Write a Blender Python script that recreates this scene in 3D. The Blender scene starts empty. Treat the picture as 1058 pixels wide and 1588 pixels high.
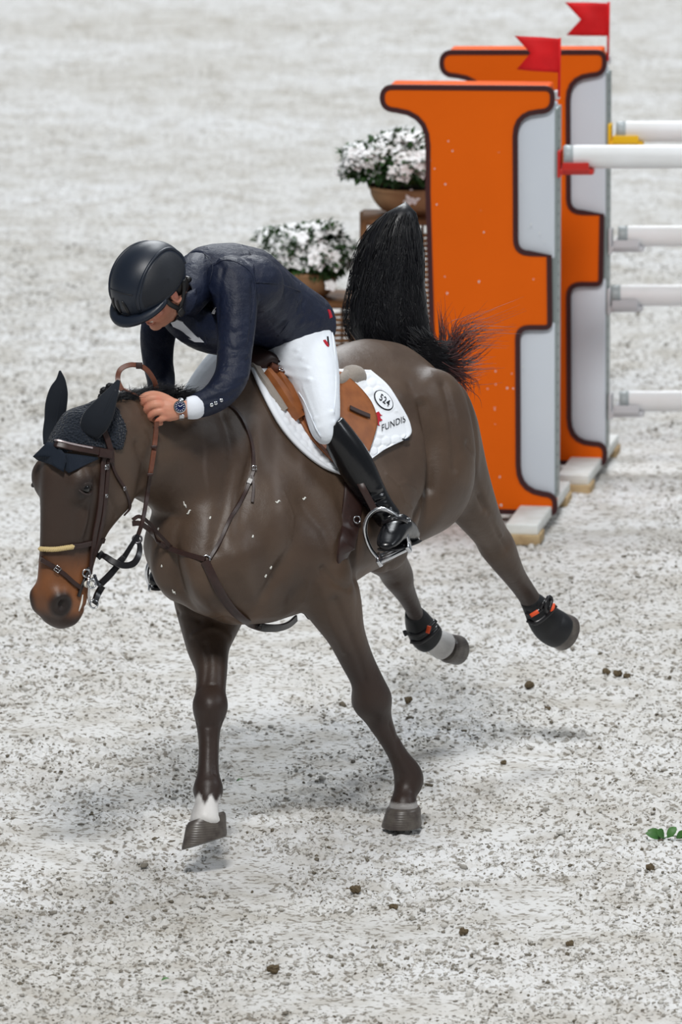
import bpy, bmesh, math, random
import numpy as np
from mathutils import Vector, Matrix
from mathutils.bvhtree import BVHTree
from mathutils.geometry import tessellate_polygon

# ---------------------------------------------------------------- camera, world, lights, exposure
SC = bpy.context.scene
COL = SC.collection
IMG_W, IMG_H = 1058.0, 1588.0
PITCH = math.radians(10.5)
FPX, DIST = 13500.0, 30.0
FWD = Vector((0, math.cos(PITCH), -math.sin(PITCH)))
UPV = Vector((0, math.sin(PITCH), math.cos(PITCH)))
RIGHT = Vector((1, 0, 0))
CAM = Vector((0, 0, 1.1)) - FWD * DIST

cd = bpy.data.cameras.new('camera')
cam = bpy.data.objects.new('camera', cd)
COL.objects.link(cam)
cam.location = CAM
cam.rotation_euler = (math.pi / 2 - PITCH, 0, 0)
cd.sensor_fit = 'VERTICAL'
cd.sensor_height = 36.0
cd.lens = FPX / IMG_H * 36.0
cd.clip_end = 500
cd.dof.use_dof = True
cd.dof.focus_distance = 29.7
cd.dof.aperture_fstop = 5.0
SC.camera = cam

world = bpy.data.worlds.new('arena_light')
SC.world = world
world.use_nodes = True
wn = world.node_tree
bg = wn.nodes['Background']
bg.inputs['Color'].default_value = (0.86, 0.93, 1.0, 1)
bg.inputs['Strength'].default_value = 0.17

def area_light(name, loc, target, size, power, col=(1, 1, 1)):
    l = bpy.data.lights.new(name, 'AREA')
    l.shape = 'SQUARE'
    l.size = size
    l.energy = power
    l.color = col
    o = bpy.data.objects.new(name, l)
    COL.objects.link(o)
    o.location = loc
    o.rotation_euler = (Vector(target) - Vector(loc)).to_track_quat('-Z', 'Y').to_euler()
    return o

area_light('arena_floodlight_front', (-1.2, -14.8, 18.5), (0, 1.5, 0.6), 3.4, 3700, (1.0, 0.99, 0.97))
area_light('arena_floodlight_overhead', (2.5, 9.0, 18), (0, 3.0, 0), 4.0, 1700, (0.93, 0.97, 1.0))
area_light('arena_floodlight_back', (0, 27, 18), (0, 15, 0), 10, 3900, (0.95, 0.98, 1.0))
area_light('arena_floodlight_side', (11, -1, 10), (0, 0, 1.0), 3, 330, (0.9, 0.95, 1.0))

SC.view_settings.view_transform = 'Standard'
SC.view_settings.look = 'None'
SC.view_settings.gamma = 1.0
SC.view_settings.use_curve_mapping = False
SC.view_settings.exposure = 0.0

# ---------------------------------------------------------------- placing helpers
random.seed(7)
RNG = np.random.default_rng(11)

def ray(x, y):
    return FWD + RIGHT * ((x - IMG_W / 2) / FPX) + UPV * ((IMG_H / 2 - y) / FPX)

def P(x, y, Y):
    """point seen at photograph pixel (x, y) that lies at depth Y of the arena"""
    r = ray(x, y)
    return CAM + r * ((Y - CAM.y) / r.y)

def ground_at(x, y, z=0.0):
    r = ray(x, y)
    return CAM + r * ((z - CAM.z) / r.z)

def on_plane(x, y, p0, n):
    r = ray(x, y)
    return CAM + r * ((p0 - CAM).dot(n) / r.dot(n))

def project(p):
    v = Vector(p) - CAM
    d = v.dot(FWD)
    return (IMG_W / 2 + FPX * v.x / d, IMG_H / 2 - FPX * v.dot(UPV) / d)

def px(n, Y=0.0):
    """n photograph pixels as metres at depth Y"""
    return n * (DIST + Y * math.cos(PITCH)) / FPX

# horse frame: s forward from the withers, w to the horse's left, z up; the horse leans into its turn
DIRV = Vector((-0.62, -0.785, 0)).normalized()
LATV = Vector((0.785, -0.62, 0)).normalized()
WTH = Vector((-0.315, -0.11, 0))
LEAN = 0.16

def H(s, w, z):
    return WTH + DIRV * s + LATV * (w + (1.55 - z) * LEAN) + Vector((0, 0, z))

def H_inv(p):
    q = Vector(p) - WTH
    return q.dot(DIRV), q.dot(LATV) - (1.55 - p[2]) * LEAN, p[2]

# ---------------------------------------------------------------- object helpers
def tag(o, label=None, cat=None, group=None, kind=None):
    if label: o['label'] = label
    if cat: o['category'] = cat
    if group: o['group'] = group
    if kind: o['kind'] = kind
    return o

def empty(name, loc, label, cat, group=None):
    o = bpy.data.objects.new(name, None)
    COL.objects.link(o)
    o.location = loc
    o.empty_display_size = 0.05
    return tag(o, label, cat, group)

def link(name, me, mat=None, parent=None, smooth=True):
    if mat is not None:
        me.materials.clear()
        for m in (mat if isinstance(mat, (list, tuple)) else [mat]):
            me.materials.append(m)
    if smooth and len(me.polygons):
        me.polygons.foreach_set('use_smooth', [True] * len(me.polygons))
    o = bpy.data.objects.new(name, me)
    COL.objects.link(o)
    if parent is not None:
        o.parent = parent
        q = parent
        off = Vector((0, 0, 0))
        while q is not None:
            off += q.location
            q = q.parent
        o.location = -off
    return o

def obj(name, bm, mat, parent=None, smooth=True, sharp=None):
    bmesh.ops.recalc_face_normals(bm, faces=bm.faces[:])
    me = bpy.data.meshes.new(name)
    bm.to_mesh(me)
    bm.free()
    o = link(name, me, mat, parent, smooth)
    if sharp is not None:
        me.set_sharp_from_angle(angle=math.radians(sharp))
    return o

def raw(name, verts, faces, mat, parent=None, smooth=True):
    me = bpy.data.meshes.new(name)
    me.from_pydata([tuple(v) for v in verts], [], faces)
    me.update()
    return link(name, me, mat, parent, smooth)

# ---------------------------------------------------------------- shape helpers
def loft(bm, rings, n=20, cap=0.35, expo=1.0):
    """rings: (centre, up semi-axis vector, side semi-axis vector[, egg]); egg > 0 narrows the upper half"""
    loops = []
    for r in rings:
        C, U, S = r[0], r[1], r[2]
        egg = r[3] if len(r) > 3 else 0.0
        lp = []
        for k in range(n):
            a = 2 * math.pi * k / n
            c, s_ = math.cos(a), math.sin(a)
            if expo != 1.0:
                c = math.copysign(abs(c) ** expo, c)
                s_ = math.copysign(abs(s_) ** expo, s_)
            lp.append(bm.verts.new(C + U * s_ + S * (c * (1 - egg * s_))))
        loops.append(lp)
    for a, b in zip(loops, loops[1:]):
        for k in range(n):
            bm.faces.new((a[k], a[(k + 1) % n], b[(k + 1) % n], b[k]))
    for lp, r, q in ((loops[0], rings[0], rings[1]), (loops[-1], rings[-1], rings[-2])):
        d = (r[0] - q[0])
        if d.length > 1e-9: d.normalize()
        m = min(r[1].length, r[2].length)
        tip = bm.verts.new(r[0] + d * m * cap)
        for k in range(n):
            bm.faces.new((lp[k], lp[(k + 1) % n], tip))

def catmull(pts, per=6):
    """smooth polyline through pts (tuples of floats or Vectors flattened to lists)"""
    P_ = [np.array(p, dtype=float) for p in pts]
    if len(P_) < 3:
        return [P_[0] + (P_[1] - P_[0]) * t for t in np.linspace(0, 1, per + 1)]
    P_ = [2 * P_[0] - P_[1]] + P_ + [2 * P_[-1] - P_[-2]]
    out = []
    for i in range(1, len(P_) - 2):
        a, b, c, d = P_[i - 1:i + 3]
        for t in np.linspace(0, 1, per, endpoint=False):
            out.append(0.5 * (2 * b + (c - a) * t + (2 * a - 5 * b + 4 * c - d) * t * t + (3 * b - a - 3 * c + d) * t ** 3))
    out.append(P_[-2])
    return out

def limb(bm, pts, n=16, per=4, ref=None, cap=0.8):
    """pts: (Vector, half width in the picture plane, half depth); smooth tapering limb"""
    flat = [list(p) + [a, b] for p, a, b in pts]
    cs = catmull(flat, per) if per > 1 else [np.array(f) for f in flat]
    ctr = [Vector(c[:3]) for c in cs]
    ref = ref or FWD
    rings = []
    for i, c in enumerate(cs):
        t = (ctr[min(i + 1, len(ctr) - 1)] - ctr[max(i - 1, 0)]).normalized()
        a = t.cross(ref)
        if a.length < 0.15:
            a = t.cross(RIGHT)
        a.normalize()
        b = a.cross(t).normalized()
        rings.append((ctr[i], b * max(c[4], 1e-4), a * max(c[3], 1e-4)))
    loft(bm, rings, n, cap)

def limb_px(bm, pts, n=16, per=4, cap=0.8):
    """pts: (x, y, Y, half width px, depth ratio)"""
    limb(bm, [(P(x, y, Y), px(w, Y), px(w, Y) * f) for x, y, Y, w, f in pts], n, per, None, cap)

def ellipsoid(bm, c, ax, ay, az, seg=16, rings=10):
    r = bmesh.ops.create_uvsphere(bm, u_segments=seg, v_segments=rings, radius=1.0)
    m = Matrix((ax, ay, az)).transposed().to_4x4()
    m.translation = c
    bmesh.ops.transform(bm, matrix=m, verts=r['verts'])
    return r['verts']

def box(bm, c, ax, ay, az, bevel=0.0):
    """box with centre c and half-extent vectors"""
    r = bmesh.ops.create_cube(bm, size=2.0)
    m = Matrix((ax, ay, az)).transposed().to_4x4()
    m.translation = c
    bmesh.ops.transform(bm, matrix=m, verts=r['verts'])
    if bevel:
        es = list({e for v in r['verts'] for e in v.link_edges})
        bmesh.ops.bevel(bm, geom=es, offset=bevel, segments=2, affect='EDGES', profile=0.6)

def tube(bm, pts, r, n=8, per=4, closed=False):
    """round tube through points; r number or list"""
    rr = r if isinstance(r, (list, tuple)) else [r] * len(pts)
    flat = [list(p) + [q] for p, q in zip(pts, rr)]
    cs = catmull(flat, per) if per > 1 and len(pts) > 2 else [np.array(f) for f in flat]
    ctr = [Vector(c[:3]) for c in cs]
    if closed:
        ctr = ctr[:-1] if (ctr[0] - ctr[-1]).length < 1e-6 else ctr
    N = len(ctr)
    up = None
    loops = []
    for i in range(N):
        if closed:
            t = ctr[(i + 1) % N] - ctr[i - 1]
        else:
            t = ctr[min(i + 1, N - 1)] - ctr[max(i - 1, 0)]
        t.normalize()
        if up is None:
            up = t.orthogonal().normalized()
        up = (up - t * up.dot(t))
        if up.length < 1e-6: up = t.orthogonal()
        up.normalize()
        sd = t.cross(up)
        q = cs[i][3]
        loops.append([bm.verts.new(ctr[i] + up * (q * math.cos(2 * math.pi * k / n)) + sd * (q * math.sin(2 * math.pi * k / n))) for k in range(n)])
    for i in range(N if closed else N - 1):
        a, b = loops[i], loops[(i + 1) % N]
        for k in range(n):
            bm.faces.new((a[k], a[(k + 1) % n], b[(k + 1) % n], b[k]))
    if not closed:
        bm.faces.new(loops[0][::-1])
        bm.faces.new(loops[-1])

def band(bm, pts, normals, width, thick, per=4):
    """flat strap: rectangular section laid along pts with given surface normals; width may be list"""
    ww = width if isinstance(width, (list, tuple)) else [width] * len(pts)
    flat = [list(p) + list(q) + [w] for p, q, w in zip(pts, normals, ww)]
    cs = catmull(flat, per) if per > 1 and len(pts) > 2 else [np.array(f) for f in flat]
    ctr = [Vector(c[:3]) for c in cs]
    N = len(ctr)
    loops = []
    for i in range(N):
        t = (ctr[min(i + 1, N - 1)] - ctr[max(i - 1, 0)]).normalized()
        nn = Vector(cs[i][3:6])
        nn = nn - t * nn.dot(t)
        if nn.length < 1e-6: nn = t.orthogonal()
        nn.normalize()
        sd = t.cross(nn) * (cs[i][6] / 2)
        h = nn * (thick / 2)
        e = 0.82
        loops.append([bm.verts.new(ctr[i] + v) for v in (sd - h, -sd - h, -sd + h * 0.4, -sd * e + h, sd * e + h, sd + h * 0.4)])
    for a, b in zip(loops, loops[1:]):
        for k in range(6):
            bm.faces.new((a[k], a[(k + 1) % 6], b[(k + 1) % 6], b[k]))
    bm.faces.new(loops[0][::-1])
    bm.faces.new(loops[-1])

def remesh(name, bm, voxel, smooth=4, factor=0.5):
    """fuses every overlapping shape of bm into one continuous skin"""
    me = bpy.data.meshes.new(name + '_source')
    bmesh.ops.recalc_face_normals(bm, faces=bm.faces[:])
    bm.to_mesh(me)
    bm.free()
    o = bpy.data.objects.new(name + '_source', me)
    COL.objects.link(o)
    m = o.modifiers.new('r', 'REMESH')
    m.mode = 'VOXEL'
    m.voxel_size = voxel
    m.adaptivity = 0
    if smooth:
        s = o.modifiers.new('s', 'SMOOTH')
        s.factor = factor
        s.iterations = smooth
    dg = bpy.context.evaluated_depsgraph_get()
    dg.update()
    new = bpy.data.meshes.new_from_object(o.evaluated_get(dg))
    bpy.data.objects.remove(o)
    bpy.data.meshes.remove(me)
    new.name = name
    return new

def coords(me):
    a = np.empty(len(me.vertices) * 3, np.float32)
    me.vertices.foreach_get('co', a)
    return a.reshape(-1, 3).astype(np.float64)

def set_coords(me, a):
    me.vertices.foreach_set('co', a.astype(np.float32).ravel())
    me.update()

def vnormals(me):
    a = np.empty(len(me.vertices) * 3, np.float32)
    me.vertex_normals.foreach_get('vector', a)
    return a.reshape(-1, 3).astype(np.float64)

def bvh_of(me, off=None):
    me.calc_loop_triangles()
    n = len(me.loop_triangles)
    t = np.empty(n * 3, np.int32)
    me.loop_triangles.foreach_get('vertices', t)
    return BVHTree.FromPolygons([tuple(v) for v in coords(me)], t.reshape(-1, 3).tolist())

def color_attr(me, name, rgb):
    at = me.color_attributes.new(name, 'FLOAT_COLOR', 'POINT')
    c = np.ones((len(me.vertices), 4), np.float32)
    c[:, :3] = rgb
    at.data.foreach_set('color', c.ravel())

def hash2(ix, iy, seed=0):
    h = (ix.astype(np.int64) * 374761393 + iy.astype(np.int64) * 668265263 + seed * 974711) & 0x7fffffff
    h = (h ^ (h >> 13)) * 1274126177 & 0x7fffffff
    return ((h ^ (h >> 16)) & 0xffff) / 65535.0

def vnoise(x, y, seed=0):
    ix, iy = np.floor(x), np.floor(y)
    fx, fy = x - ix, y - iy
    fx, fy = fx * fx * (3 - 2 * fx), fy * fy * (3 - 2 * fy)
    a, b = hash2(ix, iy, seed), hash2(ix + 1, iy, seed)
    c, d = hash2(ix, iy + 1, seed), hash2(ix + 1, iy + 1, seed)
    return (a + (b - a) * fx) * (1 - fy) + (c + (d - c) * fx) * fy

def smoothstep(a, b, x):
    t = np.clip((x - a) / (b - a), 0, 1)
    return t * t * (3 - 2 * t)

# ---------------------------------------------------------------- materials
def lin(r, g, b):
    f = lambda c: c / 12.92 if c <= 0.04045 else ((c + 0.055) / 1.055) ** 2.4
    return (f(r / 255), f(g / 255), f(b / 255), 1.0)

def material(name, rgb, rough=0.5, spec=0.5, metal=0.0, noise=None, bump=None, attr=None, sheen=0.0, coat=0.0, sub=0.0):
    """noise: (scale, second colour, amount); bump: (kind, scale, strength, distance)"""
    m = bpy.data.materials.new(name)
    m.use_nodes = True
    nt = m.node_tree
    b = nt.nodes['Principled BSDF']
    N, L = nt.nodes, nt.links
    b.inputs['Base Color'].default_value = lin(*rgb)
    b.inputs['Roughness'].default_value = rough
    b.inputs['Specular IOR Level'].default_value = spec
    b.inputs['Metallic'].default_value = metal
    if sheen:
        b.inputs['Sheen Weight'].default_value = sheen
        b.inputs['Sheen Roughness'].default_value = 0.4
    if coat:
        b.inputs['Coat Weight'].default_value = coat
        b.inputs['Coat Roughness'].default_value = 0.12
    if sub:
        b.inputs['Subsurface Weight'].default_value = sub
        b.inputs['Subsurface Radius'].default_value = (0.012, 0.005, 0.003)
        b.inputs['Subsurface Scale'].default_value = 1.0
    tc = N.new('ShaderNodeTexCoord')
    col = None
    if attr:
        at = N.new('ShaderNodeVertexColor')
        at.layer_name = attr
        col = at.outputs['Color']
    if noise:
        sc_, rgb2, amt = noise
        nz = N.new('ShaderNodeTexNoise')
        nz.inputs['Scale'].default_value = sc_
        nz.inputs['Detail'].default_value = 5
        L.new(tc.outputs['Object'], nz.inputs['Vector'])
        mr = N.new('ShaderNodeMapRange')
        mr.inputs['From Min'].default_value = 0.38
        mr.inputs['From Max'].default_value = 0.68
        mr.inputs['To Max'].default_value = amt
        L.new(nz.outputs['Fac'], mr.inputs['Value'])
        mx = N.new('ShaderNodeMix')
        mx.data_type = 'RGBA'
        L.new(mr.outputs['Result'], mx.inputs['Factor'])
        if col is not None: L.new(col, mx.inputs['A'])
        else: mx.inputs['A'].default_value = lin(*rgb)
        mx.inputs['B'].default_value = lin(*rgb2)
        col = mx.outputs['Result']
    if col is not None:
        L.new(col, b.inputs['Base Color'])
    if bump:
        bl = bump if isinstance(bump, list) else [bump]
        prev = None
        for kind, sc_, st, di in bl:
            if kind == 'noise':
                t = N.new('ShaderNodeTexNoise')
                t.inputs['Detail'].default_value = 4
                out = t.outputs['Fac']
                t.inputs['Scale'].default_value = sc_
            elif kind == 'voronoi':
                t = N.new('ShaderNodeTexVoronoi')
                out = t.outputs['Distance']
                t.inputs['Scale'].default_value = sc_
            elif kind == 'cells':
                t = N.new('ShaderNodeTexVoronoi')
                t.feature = 'DISTANCE_TO_EDGE'
                out = t.outputs['Distance']
                t.inputs['Scale'].default_value = sc_
            else:
                t = N.new('ShaderNodeTexWave')
                t.bands_direction = kind[-1].upper()
                out = t.outputs['Fac']
                t.inputs['Scale'].default_value = sc_
                t.inputs['Distortion'].default_value = 0.6
            L.new(tc.outputs['Object'], t.inputs['Vector'])
            bp = N.new('ShaderNodeBump')
            bp.inputs['Strength'].default_value = st
            bp.inputs['Distance'].default_value = di
            L.new(out, bp.inputs['Height'])
            if prev is not None: L.new(prev, bp.inputs['Normal'])
            prev = bp.outputs['Normal']
        L.new(prev, b.inputs['Normal'])
    return m

M = {}
M['coat'] = material('bay_coat', (92, 70, 54), 0.47, 0.42, attr='coat', noise=(7, (54, 40, 32), 0.45), bump=[('noise', 220, 0.25, 0.002), ('noise', 13, 0.16, 0.02), ('noise', 36, 0.08, 0.008)], sheen=0.0)
M['hair'] = material('black_horsehair', (16, 17, 22), 0.42, 0.4)
M['hair_red'] = material('dark_brown_horsehair', (70, 34, 34), 0.42, 0.5)
M['hoof'] = material('hoof_horn', (92, 86, 80), 0.35, 0.5, noise=(30, (60, 52, 50), 0.8), bump=('wavez', 40, 0.15, 0.002))
M['eye'] = material('dark_eye', (10, 8, 8), 0.08, 0.7)
M['leather_dark'] = material('dark_brown_leather', (52, 32, 28), 0.42, 0.5, noise=(60, (36, 24, 22), 0.5), bump=('noise', 300, 0.1, 0.001))
M['leather_mid'] = material('brown_leather', (112, 66, 48), 0.42, 0.5, noise=(60, (80, 46, 34), 0.5), bump=('noise', 300, 0.1, 0.001))
M['leather_tan'] = material('tan_leather', (148, 88, 46), 0.40, 0.45, noise=(22, (112, 62, 32), 0.6), bump=('noise', 160, 0.12, 0.001))
M['leather_black'] = material('black_leather', (24, 23, 26), 0.3, 0.5, bump=('noise', 120, 0.1, 0.001))
M['pad'] = material('white_quilted_cotton', (236, 240, 246), 0.8, 0.2, bump=('noise', 500, 0.2, 0.001))
M['jacket'] = material('navy_jacket_cloth', (14, 24, 48), 0.55, 0.38, noise=(7, (10, 17, 36), 0.6), bump=[('voronoi', 330, 0.35, 0.0015), ('noise', 13, 0.5, 0.03)])
M['breeches'] = material('white_breeches_cloth', (232, 238, 246), 0.6, 0.3, bump=[('noise', 24, 0.25, 0.012), ('noise', 700, 0.12, 0.0006)])
M['shirt'] = material('white_shirt_cloth', (226, 230, 238), 0.7, 0.3, bump=('noise', 60, 0.2, 0.004))
M['boot'] = material('polished_black_boot', (14, 15, 19), 0.26, 0.4, bump=('noise', 14, 0.08, 0.01), coat=0.15)
M['helmet'] = material('matte_navy_helmet', (20, 29, 43), 0.42, 0.5, bump=('voronoi', 520, 0.22, 0.0006))
M['helmet_panel'] = material('dark_helmet_panel', (24, 28, 36), 0.55, 0.4, bump=('wavez', 130, 0.3, 0.001))
M['black_plastic'] = material('black_plastic', (14, 14, 17), 0.4, 0.5)
M['chrome'] = material('polished_steel', (214, 216, 220), 0.16, 0.5, 1.0)
M['skin'] = material('skin', (214, 156, 132), 0.5, 0.4, attr='skin', noise=(40, (196, 124, 104), 0.25), bump=('noise', 260, 0.12, 0.001), sub=0.12)
M['black_hair'] = material('dark_hair', (24, 19, 17), 0.55, 0.4)
M['dial'] = material('blue_watch_dial', (14, 26, 70), 0.3, 0.4)
M['white_print'] = material('white_print', (238, 240, 244), 0.5, 0.3)
M['black_print'] = material('black_print', (34, 36, 42), 0.7, 0.2)
M['red_print'] = material('red_print', (176, 26, 44), 0.6, 0.3)
M['orange'] = material('orange_paint', (224, 96, 3), 0.55, 0.15, noise=(3, (214, 90, 0), 0.4), bump=('noise', 240, 0.06, 0.001))
M['orange_top'] = material('orange_cushion_cloth', (238, 94, 10), 0.75, 0.15, bump=('noise', 90, 0.15, 0.002))
M['maroon'] = material('maroon_paint', (58, 20, 22), 0.5, 0.4)
M['panel'] = material('white_panel', (206, 212, 220), 0.45, 0.4, noise=(2, (196, 203, 214), 0.5))
M['track'] = material('grey_metal_track', (140, 150, 150), 0.4, 0.5, 0.3)
M['hole'] = material('dark_hole', (40, 44, 44), 0.8, 0.2)
M['white_wood'] = material('white_painted_wood', (226, 228, 226), 0.6, 0.3, noise=(14, (190, 188, 176), 0.4), bump=('noise', 40, 0.2, 0.003))
M['raw_wood'] = material('raw_wood', (190, 166, 128), 0.8, 0.2, noise=(20, (140, 110, 76), 0.6))
M['pole'] = material('white_pole_paint', (236, 238, 240), 0.35, 0.5, noise=(5, (214, 214, 210), 0.35))
M['pole_band'] = material('grey_pole_band', (158, 166, 168), 0.4, 0.4)
M['red_cup'] = material('red_cup_plastic', (190, 34, 24), 0.4, 0.5)
M['yellow_cup'] = material('yellow_cup_plastic', (240, 188, 10), 0.4, 0.5)
M['grey_cup'] = material('pale_cup_plastic', (196, 196, 200), 0.4, 0.5)
M['flag'] = material('red_flag_cloth', (216, 16, 24), 0.65, 0.3, noise=(9, (176, 10, 18), 0.5), bump=('noise', 14, 0.3, 0.01))
M['bonnet'] = material('black_knit', (30, 37, 48), 0.8, 0.3, bump=[('voronoi', 120, 1.0, 0.010)], sheen=0.1)
M['bonnet_ear'] = material('black_ear_cloth', (25, 30, 38), 0.8, 0.25, bump=('noise', 90, 0.2, 0.002), sheen=0.12)
M['rope'] = material('cream_rope', (206, 184, 134), 0.8, 0.2)
M['fluff'] = material('grey_half_pad', (150, 142, 134), 0.95, 0.1, bump=('noise', 120, 0.6, 0.004), sheen=0.3)
M['leaf'] = material('dark_green_leaf', (40, 66, 34), 0.45, 0.4, noise=(8, (58, 96, 40), 0.8))
M['leaf_fresh'] = material('fresh_green_leaf', (76, 122, 62), 0.5, 0.4, noise=(30, (48, 92, 44), 0.6))  # own green of the sprig and the fallen leaves
M['petal'] = material('white_petal', (250, 251, 252), 0.6, 0.3, sub=0.0)
M['terracotta'] = material('brown_terracotta', (150, 116, 84), 0.75, 0.3, noise=(7, (122, 88, 60), 0.7))
M['soil'] = material('potting_soil', (48, 36, 28), 0.95, 0.1)
M['wicker'] = material('brown_wicker', (120, 84, 52), 0.7, 0.3, noise=(20, (84, 54, 32), 0.7))
M['wicker_dark'] = material('dark_wicker', (76, 54, 36), 0.7, 0.3, noise=(20, (54, 36, 24), 0.7))
M['foam'] = material('white_foam', (226, 226, 220), 0.5, 0.4)
M['boot_neoprene'] = material('black_neoprene', (22, 23, 26), 0.5, 0.4, bump=('noise', 150, 0.2, 0.001))
M['orange_tab'] = material('orange_tab', (226, 84, 40), 0.5, 0.4)
M['clod'] = material('damp_shade_sand_clod', (140, 128, 112), 0.95, 0.1, attr='clod')
# ---------------------------------------------------------------- ground
def axis_steps(lo, hi, fine_lo, fine_hi, step, grow):
    mid = list(np.arange(fine_lo, fine_hi + step / 2, step))
    up, s, v = [], step, fine_hi
    while v < hi:
        s *= grow
        v += s
        up.append(min(v, hi))
    dn, s, v = [], step, fine_lo
    while v > lo:
        s *= grow
        v -= s
        dn.append(max(v, lo))
    return np.array(dn[::-1] + mid + up)

def churn(x, y):
    """1 where hooves have churned the sand, 0 on the smooth patches"""
    return smoothstep(0.30, 0.46, vnoise(x * 3.0 + 3, y * 1.9, 9) * .65 + vnoise(x * 7 + 1, y * 4.4, 12) * .35)

def ground_height(x, y):
    h = 0.030 * (vnoise(x * 1.1, y * 0.8, 1) - 0.5) + 0.020 * (vnoise(x * 3.1, y * 2.6, 2) - 0.5)
    rough = 0.22 + 0.95 * churn(x, y)
    a = np.abs(vnoise(x * 15 + y * 3, y * 13, 3) - 0.5)
    b_ = np.abs(vnoise(x * 34 - y * 6, y * 30, 4) - 0.5)
    c = vnoise(x * 70, y * 62, 5) - 0.5
    h += rough * (0.020 * a + 0.026 * b_ + 0.010 * c - 0.007)
    return h - 0.006

gx = axis_steps(-40, 40, -1.7, 1.7, 0.0065, 1.16)
gy = axis_steps(-9, 75, -4.6, 3.0, 0.0115, 1.012)
GX, GY = np.meshgrid(gx, gy)
GZ = ground_height(GX, GY) * np.clip(1.2 - np.abs(GX) / 12, 0, 1)
nx, ny = len(gx), len(gy)
gv = np.stack([GX, GY, GZ], -1).reshape(-1, 3)
idx = np.arange(nx * ny).reshape(ny, nx)
gf = np.stack([idx[:-1, :-1], idx[:-1, 1:], idx[1:, 1:], idx[1:, :-1]], -1).reshape(-1, 4)
gm = bpy.data.meshes.new('ground')
gm.vertices.add(len(gv))
gm.vertices.foreach_set('co', gv.astype(np.float32).ravel())
gm.loops.add(len(gf) * 4)
gm.loops.foreach_set('vertex_index', gf.astype(np.int32).ravel())
gm.polygons.add(len(gf))
gm.polygons.foreach_set('loop_start', np.arange(0, len(gf) * 4, 4, dtype=np.int32))
gm.update(calc_edges=True)
gm.validate()

def sand_material():
    m = bpy.data.materials.new('arena_sand')
    m.use_nodes = True
    nt = m.node_tree
    N, L = nt.nodes, nt.links
    b = N['Principled BSDF']
    b.inputs['Roughness'].default_value = 0.95
    b.inputs['Specular IOR Level'].default_value = 0.15
    tc = N.new('ShaderNodeTexCoord')
    def noise(scale, detail, sx=1.0, sy=1.0):
        mp = N.new('ShaderNodeMapping')
        mp.inputs['Scale'].default_value = (sx, sy, 1)
        L.new(tc.outputs['Object'], mp.inputs['Vector'])
        t = N.new('ShaderNodeTexNoise')
        t.inputs['Scale'].default_value = scale
        t.inputs['Detail'].default_value = detail
        L.new(mp.outputs['Vector'], t.inputs['Vector'])
        return t.outputs['Fac']
    def ramp(fac, stops):
        r = N.new('ShaderNodeValToRGB')
        e = r.color_ramp.elements
        while len(e) < len(stops): e.new(0.5)
        for q, (p, c) in zip(e, stops):
            q.position = p
            q.color = c
        L.new(fac, r.inputs['Fac'])
        return r.outputs['Color']
    def mul(a, c, f=1.0):
        x = N.new('ShaderNodeMix')
        x.data_type = 'RGBA'
        x.blend_type = 'MULTIPLY'
        x.inputs['Factor'].default_value = f
        L.new(a, x.inputs['A'])
        L.new(c, x.inputs['B'])
        return x.outputs['Result']
    base = ramp(noise(0.9, 4, 0.6, 1.0), [(0.35, lin(201, 199, 195)), (0.65, lin(215, 215, 215))])
    mid = ramp(noise(5.5, 5, 0.9, 1.0), [(0.36, lin(232, 229, 224)), (0.54, (1, 1, 1, 1))])
    speck = ramp(noise(42, 4), [(0.38, lin(140, 130, 114)), (0.46, (1, 1, 1, 1))])  # dark specks paint shadowed crevices into the sand colour, along with damp grains
    c = mul(mul(base, mid), speck, 0.75)
    L.new(c, b.inputs['Base Color'])
    bp = N.new('ShaderNodeBump')
    bp.inputs['Strength'].default_value = 0.5
    bp.inputs['Distance'].default_value = 0.01
    L.new(noise(70, 5), bp.inputs['Height'])
    L.new(bp.outputs['Normal'], b.inputs['Normal'])
    return m

g = link('ground', gm, sand_material(), None, True)
tag(g, 'pale grey churned sand floor of the riding arena', 'ground', None, 'structure')

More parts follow.
